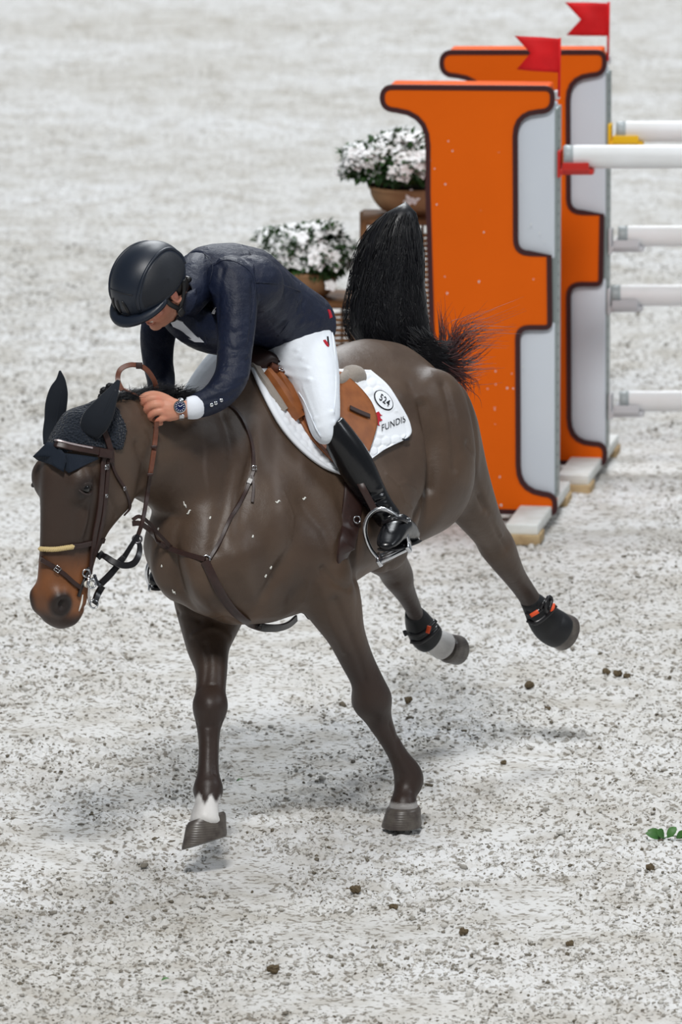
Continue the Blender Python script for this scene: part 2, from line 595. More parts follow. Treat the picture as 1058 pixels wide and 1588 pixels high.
# sand crumbs, some dark for damp and crevice shade, lying all over the arena (nobody could count them)
ICO = None
def clods(n, rng):
    bm = bmesh.new()
    bmesh.ops.create_icosphere(bm, subdivisions=1, radius=1.0)
    bv = np.array([v.co[:] for v in bm.verts])
    bf = np.array([[v.index for v in f.verts] for f in bm.faces])
    bm.free()
    # denser towards the nearer floor and where the sand is churned
    m = n * 6
    X = rng.uniform(-1.75, 1.75, m)
    Y = -4.7 + 18 * rng.random(m) ** 1.9
    keep = rng.random(m) < .04 + .9 * churn(X, Y)
    keep &= ~((Y > 5.2) & (X > -.6) & (X < 1.3) & (Y < 8.8))
    X, Y = X[keep][:n], Y[keep][:n]
    n = len(X)
    pts = np.stack([X, Y], -1)
    r = np.clip(rng.lognormal(math.log(0.0035), 0.38, n), 0.0018, 0.013)
    z = ground_height(pts[:, 0], pts[:, 1])
    sc = np.stack([r * rng.uniform(0.9, 2.0, n), r * rng.uniform(0.8, 1.3, n), r * rng.uniform(0.6, 1.1, n)], -1)
    ang = rng.normal(0.9, 0.7, n)
    ca, sa = np.cos(ang), np.sin(ang)
    jit = 1 + rng.uniform(-0.5, 0.45, (n, len(bv)))
    v = bv[None] * jit[..., None] * sc[:, None, :]
    vx = v[..., 0] * ca[:, None] - v[..., 1] * sa[:, None] + pts[:, 0:1]
    vy = v[..., 0] * sa[:, None] + v[..., 1] * ca[:, None] + pts[:, 1:2]
    vz = v[..., 2] + (z + r * 0.25)[:, None]
    V = np.stack([vx, vy, vz], -1).reshape(-1, 3)
    F = (bf[None] + (np.arange(n) * len(bv))[:, None, None]).reshape(-1, 3)
    dark = np.where(rng.random(n) < .36, rng.uniform(.5, 1, n), rng.uniform(0, .4, n))[:, None]  # dark crumbs carry the shade of crevices as colour, besides damp sand
    ca_, cb_ = np.array(lin(208, 206, 201)[:3]), np.array(lin(98, 90, 76)[:3])
    colr = ca_ * (1 - dark) + cb_ * dark
    me = bpy.data.meshes.new('sand_crumbs')
    me.vertices.add(len(V))
    me.vertices.foreach_set('co', V.astype(np.float32).ravel())
    me.loops.add(len(F) * 3)
    me.loops.foreach_set('vertex_index', F.astype(np.int32).ravel())
    me.polygons.add(len(F))
    me.polygons.foreach_set('loop_start', np.arange(0, len(F) * 3, 3, dtype=np.int32))
    me.update(calc_edges=True)
    color_attr(me, 'clod', np.repeat(colr, len(bv), 0))
    return me

cl = link('sand_crumbs', clods(70000, np.random.default_rng(3)), M['clod'], None, False)
tag(cl, 'small crumbs of sand, some coloured dark for damp and crevice shade, strewn over the arena floor', 'sand', None, 'stuff')
# ---------------------------------------------------------------- the horse's body: one skin
ZV = Vector((0, 0, 1))
HF = Vector((-0.65, -0.76, 0)).normalized()          # where the horse's face looks
HL = Vector((0.76, -0.65, 0)).normalized()           # the horse's left at the head
HA = (Vector((0, 0, -1)) + HF * 0.15 + HL * -0.0).normalized()   # poll to muzzle
HFP = (HF - HA * HF.dot(HA)).normalized()            # face normal
POLL = P(123, 652, -0.80)

def HD(t, f, l):
    """head frame: t down the face from the poll, f towards the face's front, l to its left"""
    return POLL + HA * t + HFP * f + HL * l

def laplace(me, weight, it):
    """relaxes the skin where weight is high"""
    v = coords(me)
    e = np.empty(len(me.edges) * 2, np.int32)
    me.edges.foreach_get('vertices', e)
    e = e.reshape(-1, 2)
    n = len(v)
    deg = np.bincount(e.ravel(), minlength=n).astype(float)[:, None]
    w = weight[:, None]
    for _ in range(it):
        s_ = np.empty_like(v)
        for k in range(3):
            s_[:, k] = np.bincount(e[:, 0], v[e[:, 1], k], n) + np.bincount(e[:, 1], v[e[:, 0], k], n)
        v += (s_ / deg - v) * w
    set_coords(me, v)

def swell(v, nn, c, ax, ay, az, amt):
    """muscle or hollow: moves the skin along its normal inside a soft ellipsoid"""
    d = v - np.array(c)
    q = np.zeros(len(v))
    for a in (ax, ay, az):
        a = np.array(a)
        q += (d @ a / (a @ a)) ** 2
    v += nn * (amt * np.exp(-q * 1.6))[:, None]

def sculpt(me):
    v = coords(me)
    rel = v - np.array(POLL)
    t = rel @ np.array(HA)
    head = ((t > -.12) & (rel @ np.array(HFP) > -.30) & (v[:, 1] < -.5)).astype(float)
    trunk = smoothstep(.80, .92, v[:, 2]) * (1 - head)
    laplace(me, trunk * .5 + .02 + head * .18, 60)
    v, nn = coords(me), vnormals(me)
    for sg in (1, -1):
        A = lambda s, w, z: H(s, w * sg, z)
        D, W, Z = DIRV, LATV * sg, ZV
        sl, sp = (D * .55 + Z * -.83).normalized(), (D * .83 + Z * .55).normalized()
        for c, ax, ay, az, amt in (
            (A(.20, .22, 1.20), sl * .26, sp * .10, W * .14, .026), (A(.06, .25, 1.02), sp * .13, sl * .13, W * .14, .030),
            (A(.27, .20, 1.30), sl * .25, sp * .022, W * .14, -.016), (A(.40, .19, 1.05), D * .10, Z * .10, W * .12, .030),
            (A(.48, .085, .97), D * .10, Z * .13, W * .06, .030), (A(.24, .25, .98), sp * .03, sl * .15, W * .14, -.018),
            (A(-.09, .28, 1.03), D * .035, Z * .24, W * .14, -.020), (A(-.34, .29, 1.04), D * .24, Z * .24, W * .16, .034),
            (A(-.62, .26, 1.14), (D * .9 + Z * .25) * .06, (Z * .9 - D * .3) * .22, W * .16, -.050), (A(-.57, .20, 1.47), D * .08, Z * .07, W * .12, .016),
            (A(-.66, .24, 1.30), D * .05, Z * .12, W * .14, -.012), (A(-.80, .24, 1.20), D * .15, Z * .22, W * .15, .034),
            (A(-.90, .22, 1.22), D * .022, Z * .25, W * .14, -.014), (A(-.72, .18, 1.53), D * .16, Z * .08, W * .12, .012),
            (A(.14, .23, .88), D * .04, Z * .10, W * .12, -.014), (A(.02, .25, .91), D * .07, Z * .06, W * .12, .020),
            (A(-.20, .28, .92), D * .25, Z * .03, W * .14, -.008), (A(.10, .20, 1.42), sl * .13, sp * .10, W * .12, -.012)):
            swell(v, nn, c, ax, ay, az, amt)
    swell(v, nn, H(.50, 0, 1.0), DIRV * .2, LATV * .022, ZV * .16, -.022)
    # neck: jugular furrow, muscle above it
    swell(v, nn, P(265, 800, -.50), P(330, 850, -.4) - P(265, 800, -.5), ZV * .03, LATV * .12, -.016)
    swell(v, nn, P(250, 690, -.52), P(310, 720, -.4) - P(250, 690, -.52), ZV * .09, LATV * .12, .016)
    swell(v, nn, P(190, 740, -.72), ZV * .11, (LATV + DIRV) * .02, LATV * .1, -.014)
    for sg in (1, -1):
        swell(v, nn, HD(.195, .06, .095 * sg), HA * .055, HFP * .04, HL * .06, .016)
        swell(v, nn, HD(.235, .06, .10 * sg), HA * .022, HFP * .03, HL * .05, -.006)
        swell(v, nn, HD(.27, .03, .09 * sg), HA * .045, HFP * .03, HL * .05, -.008)
        swell(v, nn, HD(.33, .02, .075 * sg), HA * .09, HFP * .014, HL * .05, .008)
        swell(v, nn, HD(.43, .02, .066 * sg), HA * .08, HFP * .05, HL * .05, -.006)
        swell(v, nn, HD(.605, .075, .07 * sg), HA * .05, HFP * .04, HL * .05, .010)
        swell(v, nn, HD(.22, -.13, .095 * sg), HA * .09, HFP * .09, HL * .05, .012)
        swell(v, nn, HD(.625, -.035, .05 * sg), HFP * .05, HA * .008, HL * .05, -.008)
    swell(v, nn, HD(.30, .11, 0), HA * .2, HFP * .05, HL * .03, .006)
    # legs: tendons behind the knees, knee caps
    for (x, y, Y, a) in ((572, 1080, -.14, .010), (326, 1094, -.52, .010), (578, 1115, -.10, -.006), (325, 1128, -.54, -.006), (560, 1050, -.16, -.005), (328, 1058, -.46, -.005)):
        swell(v, nn, P(x, y, Y), RIGHT * .045, ZV * .05, FWD * .08, a)
    for (x0, y0, Y0, x1, y1, Y1) in ((612, 1130, -.04, 636, 1180, .0), (338, 1125, -.5, 338, 1200, -.55)):
        swell(v, nn, P((x0 + x1) / 2 - 8, (y0 + y1) / 2, (Y0 + Y1) / 2), P(x1, y1, Y1) - P(x0, y0, Y0), RIGHT * .008, FWD * .08, -.004)
    set_coords(me, v)
    laplace(me, trunk * .4 + .03, 5)
    # creases between the muscles, tendons and veins, followed over the skin
    v, nn = coords(me), vnormals(me)
    tree = bvh_of(me)
    def furrow(path, width, amt):
        pts = [tree.ray_cast(CAM, ray(x, y).normalized())[0] for x, y in path]
        pts = [np.array(p) for p in pts if p is not None]
        d = np.full(len(v), 9.0)
        for a, b in zip(pts, pts[1:]):
            ab = b - a
            u = np.clip(((v - a) @ ab) / (ab @ ab + 1e-9), 0, 1)
            d = np.minimum(d, np.linalg.norm(v - (a + u[:, None] * ab), axis=1))
        return nn * (amt * np.exp(-(d / width) ** 2))[:, None]
    move = np.zeros_like(v)
    for path, w, a in (([(275, 950), (310, 962), (345, 957), (372, 964)], .010, -.008), ([(300, 985), (330, 974), (358, 990)], .012, .006), ([(318, 1000), (322, 1030), (318, 1060)], .012, -.005),
                       ([(520, 930), (545, 990), (560, 1030), (566, 1056)], .012, -.007), ([(500, 882), (520, 905), (542, 914)], .012, -.010), ([(497, 905), (512, 960), (535, 1010)], .016, .006),
                       ([(655, 630), (664, 690), (661, 755), (645, 800)], .022, -.018), ([(240, 705), (300, 690), (345, 730)], .030, -.007), ([(214, 690), (222, 740), (212, 775)], .020, -.010),
                       ([(345, 645), (362, 715), (347, 790), (332, 850)], .026, -.011), ([(400, 650), (410, 720), (430, 790)], .05, .008), ([(470, 780), (500, 820), (520, 870)], .03, -.008),
                       ([(690, 600), (702, 660), (706, 725)], .020, -.009), ([(726, 690), (737, 740), (752, 790)], .014, -.008), ([(640, 600), (665, 570), (690, 590)], .03, -.006),
                       ([(745, 770), (766, 812), (786, 850)], .010, -.007), ([(760, 800), (778, 832)], .008, .006), ([(598, 875), (616, 905)], .009, -.006),
                       ([(334, 1130), (333, 1200)], .005, -.005), ([(604, 1122), (624, 1175)], .005, -.005), ([(305, 1122), (325, 1127), (345, 1120)], .006, -.006), ([(307, 1068), (330, 1062), (350, 1068)], .006, -.005),
                       ([(600, 735), (618, 752), (628, 778), (640, 790)], .004, .004), ([(618, 752), (632, 748), (645, 760)], .004, .003), ([(585, 770), (600, 790), (604, 820)], .004, .003),
                       ([(440, 765), (455, 800), (450, 840)], .004, .003), ([(480, 900), (470, 935)], .005, .003), ([(120, 800), (128, 840), (118, 880)], .004, .003), ([(150, 740), (170, 775), (180, 800)], .010, -.005),
                       ([(290, 860), (300, 900), (330, 945)], .03, .008), ([(430, 880), (440, 920), (460, 950)], .03, -.007), ([(380, 890), (395, 930)], .03, .007)):
        move += furrow(path, w, a)
    v += move
    set_coords(me, v)
    laplace(me, np.full(len(v), .12), 2)

def build_horse():
    bm = bmesh.new()
    # trunk: s, top, bottom, half width, egg
    st = [(-1.02, 1.36, 1.10, .09, .1), (-.97, 1.52, 1.00, .175, .15), (-.84, 1.605, .93, .235, .2), (-.68, 1.64, .91, .26, .22),
          (-.52, 1.63, .90, .265, .2), (-.34, 1.605, .86, .285, .22), (-.16, 1.60, .81, .285, .32), (0.0, 1.635, .775, .26, .46),
          (.13, 1.60, .765, .235, .44), (.26, 1.49, .78, .215, .3), (.38, 1.36, .83, .19, .2), (.46, 1.24, .90, .15, .1), (.50, 1.14, .98, .09, 0)]
    rings = []
    for s, t, b, w, e in st:
        zc = (t + b) / 2
        rings.append((H(s, 0, zc), (H(s, 0, t) - H(s, 0, b)) / 2, LATV * w, e))
    loft(bm, rings, 28, 0.3)
    # neck
    n0, n1 = H(.02, 0, 1.26), H(.28, 0, 1.27)
    n2, n3, n4 = P(240, 697, -.52), P(185, 690, -.70), P(150, 680, -.80)
    U = lambda a: Vector((0, 0, a))
    perp = lambda a, d: Vector((d.y, -d.x, 0)).normalized() * -a
    d2 = (n3 - n2)
    loft(bm, [(n0, U(.32), LATV * .2, .2), (n1, U(.28), LATV * .165, .25), (n2, U(.205), perp(.105, d2), .2), (n3, U(.165), perp(.085, d2), .15), (n4, U(.13), perp(.075, d2), .1)], 20, .5)
    # head, rings of (t, front, back, half width)
    hd = [(-.02, .05, -.115, .064), (.05, .095, -.17, .087), (.11, .122, -.22, .101), (.17, .138, -.262, .107), (.235, .138, -.268, .102), (.305, .128, -.228, .089),
          (.38, .121, -.162, .076), (.45, .116, -.122, .069), (.525, .113, -.100, .068), (.59, .110, -.092, .071), (.64, .098, -.080, .069), (.685, .062, -.056, .054)]
    loft(bm, [(HD(t, (f + b) / 2, 0), HFP * ((f - b) / 2), HL * w, .12) for t, f, b, w in hd], 20, .5, 0.86)
    for sg in (1, -1):
        # brow, cheek plate, facial crest, nostril wing, lips
        ellipsoid(bm, HD(.20, .058, .078 * sg), HA * .075, HFP * .052, HL * .036)
        ellipsoid(bm, HD(.20, -.14, .066 * sg), HA * .12, HFP * .12, HL * .042)
        limb(bm, [(HD(.22, .03, .092 * sg), .016, .016), (HD(.33, .02, .08 * sg), .013, .013), (HD(.42, .02, .066 * sg), .01, .01)], 10, 3)
        ellipsoid(bm, HD(.605, .058, .040 * sg), HA * .06, HFP * .05, HL * .036)
    ellipsoid(bm, HD(.64, .035, 0), HA * .05, HFP * .05, HL * .052)
    ellipsoid(bm, HD(.625, -.06, 0), HA * .055, HFP * .035, HL * .042)
    # thighs and breast, kept shallow: the muscles are modelled on the fused skin
    for sg in (1, -1):
        A = lambda s, w, z: H(s, w * sg, z)
        D, W = DIRV, LATV * sg
        ellipsoid(bm, A(.12, .15, 1.02), (D * .75 + ZV * .5).normalized() * .22, (D * -.5 + ZV * .75).normalized() * .16, W * .10)
        ellipsoid(bm, A(.35, .10, 1.02), D * .12, ZV * .17, W * .095)
        ellipsoid(bm, A(-.78, .13, 1.24), D * .25, ZV * .30, W * .12)
        ellipsoid(bm, A(-.32, .12, 1.12), D * .36, ZV * .25, W * .175)
    ellipsoid(bm, H(-.62, 0, .885), DIRV * .13, ZV * .06, LATV * .05)        # sheath
    # left fore leg, planted
    Yl = lambda y: -.26 + (y - 900) / 375 * .32
    limb_px(bm, [(470, 850, -.27, 66, .75), (503, 905, -.27, 55, .85), (520, 945, -.24, 43, 1.0), (536, 983, -.20, 31, 1.1), (553, 1022, -.155, 26.5, 1.1), (570, 1058, -.125, 26, 1.05),
                 (577, 1086, -.10, 32.5, 1.0), (586, 1112, -.075, 23, 1.0), (600, 1140, -.05, 16.5, 1.15), (618, 1172, -.02, 16, 1.2), (631, 1196, .0, 22, 1.1),
                 (634, 1212, .0, 24, 1.1), (628, 1232, -.03, 18.5, 1.1), (626, 1248, -.055, 23, 1.1), (626, 1262, -.07, 24, 1.0)], 18, 4)
    # right fore leg, swinging forward
    limb_px(bm, [(330, 880, -.12, 70, .7), (328, 935, -.16, 60, .8), (325, 968, -.22, 48, .9), (323, 1002, -.29, 35, 1.0), (328, 1039, -.36, 25.5, 1.1), (327, 1074, -.43, 24, 1.05),
                 (326, 1096, -.47, 28.5, 1.0), (324, 1128, -.50, 20, 1.1), (324, 1156, -.52, 16.5, 1.2), (323, 1198, -.56, 17.5, 1.2), (323, 1224, -.59, 24.5, 1.1),
                 (321, 1244, -.63, 18.5, 1.1), (319, 1262, -.66, 23, 1.1), (319, 1278, -.68, 26, 1.0)], 18, 4)
    # left hind leg, trailing
    limb_px(bm, [(680, 670, .52, 66, .9), (708, 735, .56, 52, 1.0), (735, 787, .66, 39, 1.1), (758, 824, .77, 29, 1.15), (771, 846, .83, 29, 1.2), (784, 870, .87, 23.5, 1.2),
                 (798, 893, .93, 18.5, 1.2), (814, 916, 1.0, 16.5, 1.2), (828, 938, 1.05, 17, 1.1), (838, 955, 1.08, 21, 1.05), (850, 968, 1.10, 20, 1.05), (858, 976, 1.11, 24, 1.0)], 18, 4)
    # right hind leg, trailing
    limb_px(bm, [(560, 790, .72, 62, .9), (580, 840, .80, 44, 1.0), (605, 872, .95, 28, 1.15), (616, 892, 1.02, 25.5, 1.2), (625, 912, 1.08, 18.5, 1.2), (637, 935, 1.16, 14, 1.2),
                 (648, 960, 1.24, 13.5, 1.2), (658, 978, 1.28, 19, 1.1), (672, 992, 1.31, 20, 1.05), (690, 1003, 1.34, 24, 1.0)], 18, 4)
    me = remesh('body', bm, 0.0075, 5)
    sculpt(me)
    return me

horse_me = build_horse()
HORSE = empty('horse', (WTH.x, WTH.y, 0), 'dark bay sport horse cantering away from the orange fence, carrying the rider', 'horse')

def paint_horse(me):
    v = coords(me)
    n = len(v)
    body = np.array(lin(85, 68, 55)[:3])
    dark = np.array(lin(46, 34, 30)[:3])
    black = np.array(lin(30, 24, 24)[:3])
    tan = np.array(lin(150, 92, 50)[:3])
    white = np.array(lin(226, 224, 222)[:3])
    c = np.tile(body, (n, 1))
    def mixto(col, w):
        nonlocal c
        w = np.clip(w, 0, 1)[:, None]
        c = c * (1 - w) + col * w
    def dist(p):
        return np.linalg.norm(v - np.array(p), axis=1)
    # lower legs turn dark
    mixto(dark, smoothstep(.86, .52, v[:, 2]) * .95)
    # head: dark face, tan muzzle, black nostril and lips
    rel = v - np.array(POLL)
    t, f, l = rel @ np.array(HA), rel @ np.array(HFP), rel @ np.array(HL)
    inhead = (t > -.1) & (f > -.3) & (np.abs(l) < .14) & (t < .75) & (v[:, 1] < -.45)
    hd_ = inhead.astype(float)
    mixto(dark, hd_ * smoothstep(.10, .2, t) * smoothstep(-.14, -.02, f) * .75)
    mixto(tan, hd_ * smoothstep(.41, .53, t) * .75)
    mixto(black, hd_ * smoothstep(.625, .67, t) * .9)
    for sg in (1, -1):
        mixto(black, smoothstep(.062, .034, dist(HD(.617, .075, .070 * sg))))
        mixto(black, smoothstep(.055, .022, dist(HD(.218, .062, .116 * sg))) * .8)
    # darker sweaty patches and pale dried streaks in the coat
    for x, y, Y, r, w in ((330, 690, -.45, .15, .55), (280, 740, -.5, .12, .4), (482, 835, -.35, .10, .5), (450, 660, -.2, .13, .35), (600, 700, .1, .16, .3), (420, 900, -.42, .12, .3), (700, 640, .45, .10, .35), (560, 820, .0, .12, .35)):
        mixto(dark, np.exp(-(dist(P(x, y, Y)) / r) ** 2) * w)
    sx = 529 + (v[:, 0]) * 452
    sy = 794 - ((v[:, 2] - 1.1) * .983 + v[:, 1] * .182) * 452
    front = (v[:, 1] < .1)
    for x, y, hw, hh, w in ((430, 735, 6, 36, .24), (467, 722, 5, 26, .2), (321, 715, 3, 40, .2), (438, 800, 14, 50, .13), (375, 650, 9, 20, .2)):
        mixto(np.array(lin(128, 116, 110)[:3]), front * np.exp(-((sx - x - (sy - y) * .06 - 1.0 * np.sin(sy * .11)) / hw) ** 2 - ((sy - y) / hh) ** 2) * w)
    # white coronets
    for (x, y, Y, r) in ((320, 1262, -.66, .092), (688, 1000, 1.31, .10)):
        mixto(white, smoothstep(r, r * .8, dist(P(x, y, Y))) * (1 if y < 1100 else smoothstep(P(x, 1240, Y).z + .012, P(x, 1240, Y).z - .004, v[:, 2] + .012 * np.sin(v[:, 0] * 160))))
    mixto(white, smoothstep(.10, .08, dist(P(626, 1250, -.055))) * smoothstep(.075, .055, np.abs(v[:, 2] - P(626, 1250, -.055).z) * 3.5) * .6)
    # tan shading on belly and inside of the flanks
    for p, r in ((H(-.2, .16, .82), .22), (H(.30, .10, .80), .16)):
        mixto(np.array(lin(128, 96, 70)[:3]), smoothstep(r, r * .2, dist(p)) * .35)
    return c

def carve(me):
    v, nn = coords(me), vnormals(me)
    def dent(p, r, depth):
        d = np.linalg.norm(v - np.array(p), axis=1)
        w = smoothstep(r, r * .25, d)[:, None]
        v[:] = v - nn * w * depth
    for sg in (1, -1):
        dent(HD(.617, .075, .074 * sg), .036, .028)     # nostrils
        dent(HD(.218, .062, .122 * sg), .018, .007)
    set_coords(me, v)

carve(horse_me)
color_attr(horse_me, 'coat', paint_horse(horse_me))
hb = link('body', horse_me, M['coat'], HORSE)
BV = bvh_of(horse_me)

def hit(x, y, off=0.0, tree=None):
    """where the photograph's pixel meets the horse, lifted off the skin"""
    loc, nrm, i, d = (tree or BV).ray_cast(CAM, ray(x, y).normalized())
    if loc is None:
        return None, None
    return loc + nrm * off, nrm

def snap(p, off=0.0, tree=None):
    loc, nrm, i, d = (tree or BV).find_nearest(Vector(p))
    return loc + nrm * off, nrm

# hooves
def hoof(top, bot, fwd, r0, r1, side=None):
    bm = bmesh.new()
    ax = (bot - top)
    f = fwd.normalized()
    s_ = side or ax.normalized().cross(f)
    s_ = s_.normalized()
    rings = []
    for k, (u, q) in enumerate(((-.12, .90), (0, 1.0), (.10, 1.03), (.45, 1.0 + .5 * (r1 / r0 - 1)), (.88, r1 / r0), (1.0, r1 / r0 * .985))):
        rings.append((top + ax * u + f * (r0 * .14 * u), f * (r0 * q * 1.08), s_ * (r0 * q)))
    loft(bm, rings, 24, 0.02)
    return obj('hoof', bm, M['hoof'], HORSE, sharp=50)

hoof(P(626, 1254, -.065), P(625, 1281, -.07), DIRV, px(26), px(30.5), LATV)
hoof(P(319.5, 1271, -.68), P(319, 1307, -.70), DIRV, px(26.5, -.7), px(30.5, -.7), P(349, 1297, -.70) - P(289, 1317, -.70))
hoof(P(860, 974, 1.10), P(877, 985, 1.14), P(885, 960, 1.10) - P(860, 1000, 1.10), px(26, 1.1), px(27, 1.1))
hoof(P(694, 1005, 1.34), P(709, 1011, 1.40), P(715, 985, 1.3) - P(700, 1030, 1.3), px(21, 1.3), px(22, 1.3))

# eyes with lids
for sg in (1, -1):
    bm = bmesh.new()
    ellipsoid(bm, HD(.218, .058, .105 * sg), HA * .019, HFP * .019, HL * .017)
    obj('eye', bm, M['eye'], HORSE)
    bm = bmesh.new()
    for dt, r in ((-.018, .0055), (.017, .0045)):
        tube(bm, [HD(.218 + dt * .2, .058 + .030, .102 * sg), HD(.218 + dt, .058 + .014, .118 * sg), HD(.218 + dt, .058 - .012, .120 * sg), HD(.218 + dt * .2, .058 - .03, .110 * sg)], [.002, r, r, .002], 8, 4)
    obj('eyelid', bm, material('eyelid', (44, 32, 28), .5), HORSE)

# ---------------------------------------------------------------- hair
def strand_mesh(name, paths, mat, parent, r=0.0014, kind='stuff'):
    """tapered three-sided hairs"""
    V, F = [], []
    for path in paths:
        path = np.array(path)
        n = len(path)
        tang = np.gradient(path, axis=0)
        tang /= np.linalg.norm(tang, axis=1)[:, None] + 1e-9
        a = np.cross(tang, np.array(FWD) + 0.01)
        a /= np.linalg.norm(a, axis=1)[:, None] + 1e-9
        b = np.cross(tang, a)
        rad = r * (1 - np.linspace(0, 1, n) ** 2 * .88)
        base = len(V)
        for k in range(3):
            g_ = 2 * math.pi * k / 3
            V.extend((path + (a * math.cos(g_) + b * math.sin(g_)) * rad[:, None]).tolist())
        for k in range(3):
            k2 = (k + 1) % 3
            for i in range(n - 1):
                F.append((base + k * n + i, base + k2 * n + i, base + k2 * n + i + 1, base + k * n + i + 1))
    o = raw(name, V, F, mat, parent)
    return tag(o, kind=kind) if kind else o

def smooth_path(pts, per=4):
    return catmull([list(p) for p in pts], per)

rr = random.Random(5)
def jit(p, a):
    return Vector((p[0] + rr.gauss(0, a), p[1] + rr.gauss(0, a), p[2] + rr.gauss(0, a)))

# tail flung up over the croup
bm = bmesh.new()
tail_prof = [(323, 625, 15), (330, 622, 25), (343, 616, 34), (362, 611, 44), (400, 607, 53), (440, 604, 56), (480, 603, 61), (515, 605, 63), (545, 618, 56), (565, 645, 34)]
TY = lambda y: .86 - (y - 330) / 235 * .10
loft(bm, [(P(cx, y, TY(y)), FWD * (.03 + hw * .0011), RIGHT * px(hw - 1, .8)) for y, cx, hw in tail_prof], 20, .8)
tail = obj('tail', bm, M['hair'], HORSE)
def tail_x(y, f):
    ys = [t[0] for t in tail_prof]
    return np.interp(y, ys, [t[1] for t in tail_prof]) + f * np.interp(y, ys, [t[2] for t in tail_prof])
paths = []
for i in range(900):
    f = max(-1.03, min(1.0, rr.gauss(0, .62)))
    y0 = rr.uniform(328, 420) if rr.random() < .6 else rr.uniform(328, 500)
    y1 = min(548, y0 + rr.uniform(90, 240))
    ph, am = rr.uniform(0, 6), rr.uniform(.0, .13)
    dep = math.sqrt(max(0, 1 - min(1, f * f)))
    pts = []
    for k in range(7):
        y = y0 + (y1 - y0) * k / 6
        hw = np.interp(y, [t[0] for t in tail_prof], [t[2] for t in tail_prof])
        ff = f * (.86 + .16 * k / 6) + .10 * math.sin(f * 9 + k * .5) + am * math.sin(ph + k * 1.1)
        pts.append(P(tail_x(y, ff), y, TY(y) - (.03 + hw * .0011) * dep - rr.uniform(.0, .014)))
    paths.append(smooth_path(pts, 3))
strand_mesh('tail_hair', paths, M['hair'], tail, .0016)
paths = []
ends = [((690, 545), (706, 505), (722, 476)), ((700, 545), (720, 500), (765, 486)), ((705, 540), (735, 500), (802, 470)), ((700, 540), (735, 512), (798, 511)), ((690, 535), (688, 500), (686, 472)),
        ((700, 552), (730, 545), (768, 512)), ((700, 560), (730, 565), (772, 562)), ((705, 570), (730, 575), (752, 568)), ((705, 575), (735, 590), (742, 610)), ((700, 578), (720, 600), (712, 622)),
        ((695, 540), (696, 505), (690, 480)), ((705, 548), (745, 520), (775, 515)), ((700, 570), (728, 592), (730, 612)), ((702, 545), (715, 515), (745, 478))]
for i in range(420):
    a, b, c = ends[rr.randrange(len(ends))]
    k = rr.uniform(.5, 1.15) if i % 3 else rr.uniform(.25, .7)
    o_ = (rr.gauss(0, 6), rr.gauss(0, 6))
    Y0 = .72 + rr.gauss(0, .03)
    p0 = (rr.uniform(640, 685), rr.uniform(535, 568))
    mid = (p0[0] + (a[0] - p0[0]) * .9 + o_[0], p0[1] + (a[1] - p0[1]) * .9 + o_[1] + 6)
    m2 = (mid[0] + (b[0] - a[0]) * k + o_[0] * .6, mid[1] + (b[1] - a[1]) * k + o_[1] * .6)
    m3 = (m2[0] + (c[0] - b[0]) * k, m2[1] + (c[1] - b[1]) * k)
    paths.append(smooth_path([P(p0[0], p0[1], .70), P(*mid, Y0), P(*m2, Y0 + .03), P(*m3, Y0 + .06 + rr.gauss(0, .03))], 4))
strand_mesh('tail_hair', paths, M['hair_red'], tail, .0017)
paths = []
for i in range(260):
    p0 = (rr.uniform(630, 668), rr.uniform(505, 560))
    p1 = (rr.uniform(678, 712), rr.uniform(528, 585))
    m_ = ((p0[0] + p1[0]) / 2, (p0[1] + p1[1]) / 2 + rr.uniform(2, 12))
    paths.append(smooth_path([P(*p0, .66), P(*m_, .64), P(*p1, .68)], 4))
strand_mesh('tail_hair', paths, M['hair'], tail, .0019)

# short pulled mane along the crest
def crest(x):
    """highest skin above picture column x of the neck"""
    for y in range(560, 720):
        p, n = hit(x, y)
        if p is not None and p.y < .15:
            return p
    return None
paths = []
bm = bmesh.new()
roots = [(x, crest(x)) for x in range(176, 345, 3)]
roots = [(x, p) for x, p in roots if p is not None]
tube(bm, [p + Vector((0, .0, .004)) for x, p in roots[::4]], .016, 8, 3)
mane = obj('mane', bm, M['hair'], HORSE)
for i in range(1500):
    j = rr.randrange(len(roots))
    x, p = roots[j]
    t = rr.random()
    p = jit(p, .006) - Vector((0, 0, .004)) + Vector((0, -.03 * rr.random(), -.012 * rr.random()))
    lift = rr.uniform(.012, .042) * (1.2 if 225 < x < 300 else .8)
    lean_ = Vector((rr.gauss(.02, .016), rr.gauss(.02, .02), 0))
    paths.append(smooth_path([p, p + Vector((0, 0, lift * .7)) + lean_ * .4, p + Vector((0, 0, lift * (1 - .15 * rr.random()))) + lean_ * 1.3], 3))
strand_mesh('mane_hair', paths, M['hair'], mane, .0013)
for x, y, r in ((163, 607, 8), (171, 600, 7), (158, 615, 6)):
    c = P(x, y, -.72)
    bm = bmesh.new()
    for k in range(7):
        a = k * 2.4
        ellipsoid(bm, c + Vector((math.cos(a), math.sin(a * 1.7), math.sin(a))) * px(r * .5), RIGHT * px(r * .62), FWD * px(r * .6), UPV * px(r * .5), 10, 6)
    obj('plait_knot', bm, M['hair'], mane)

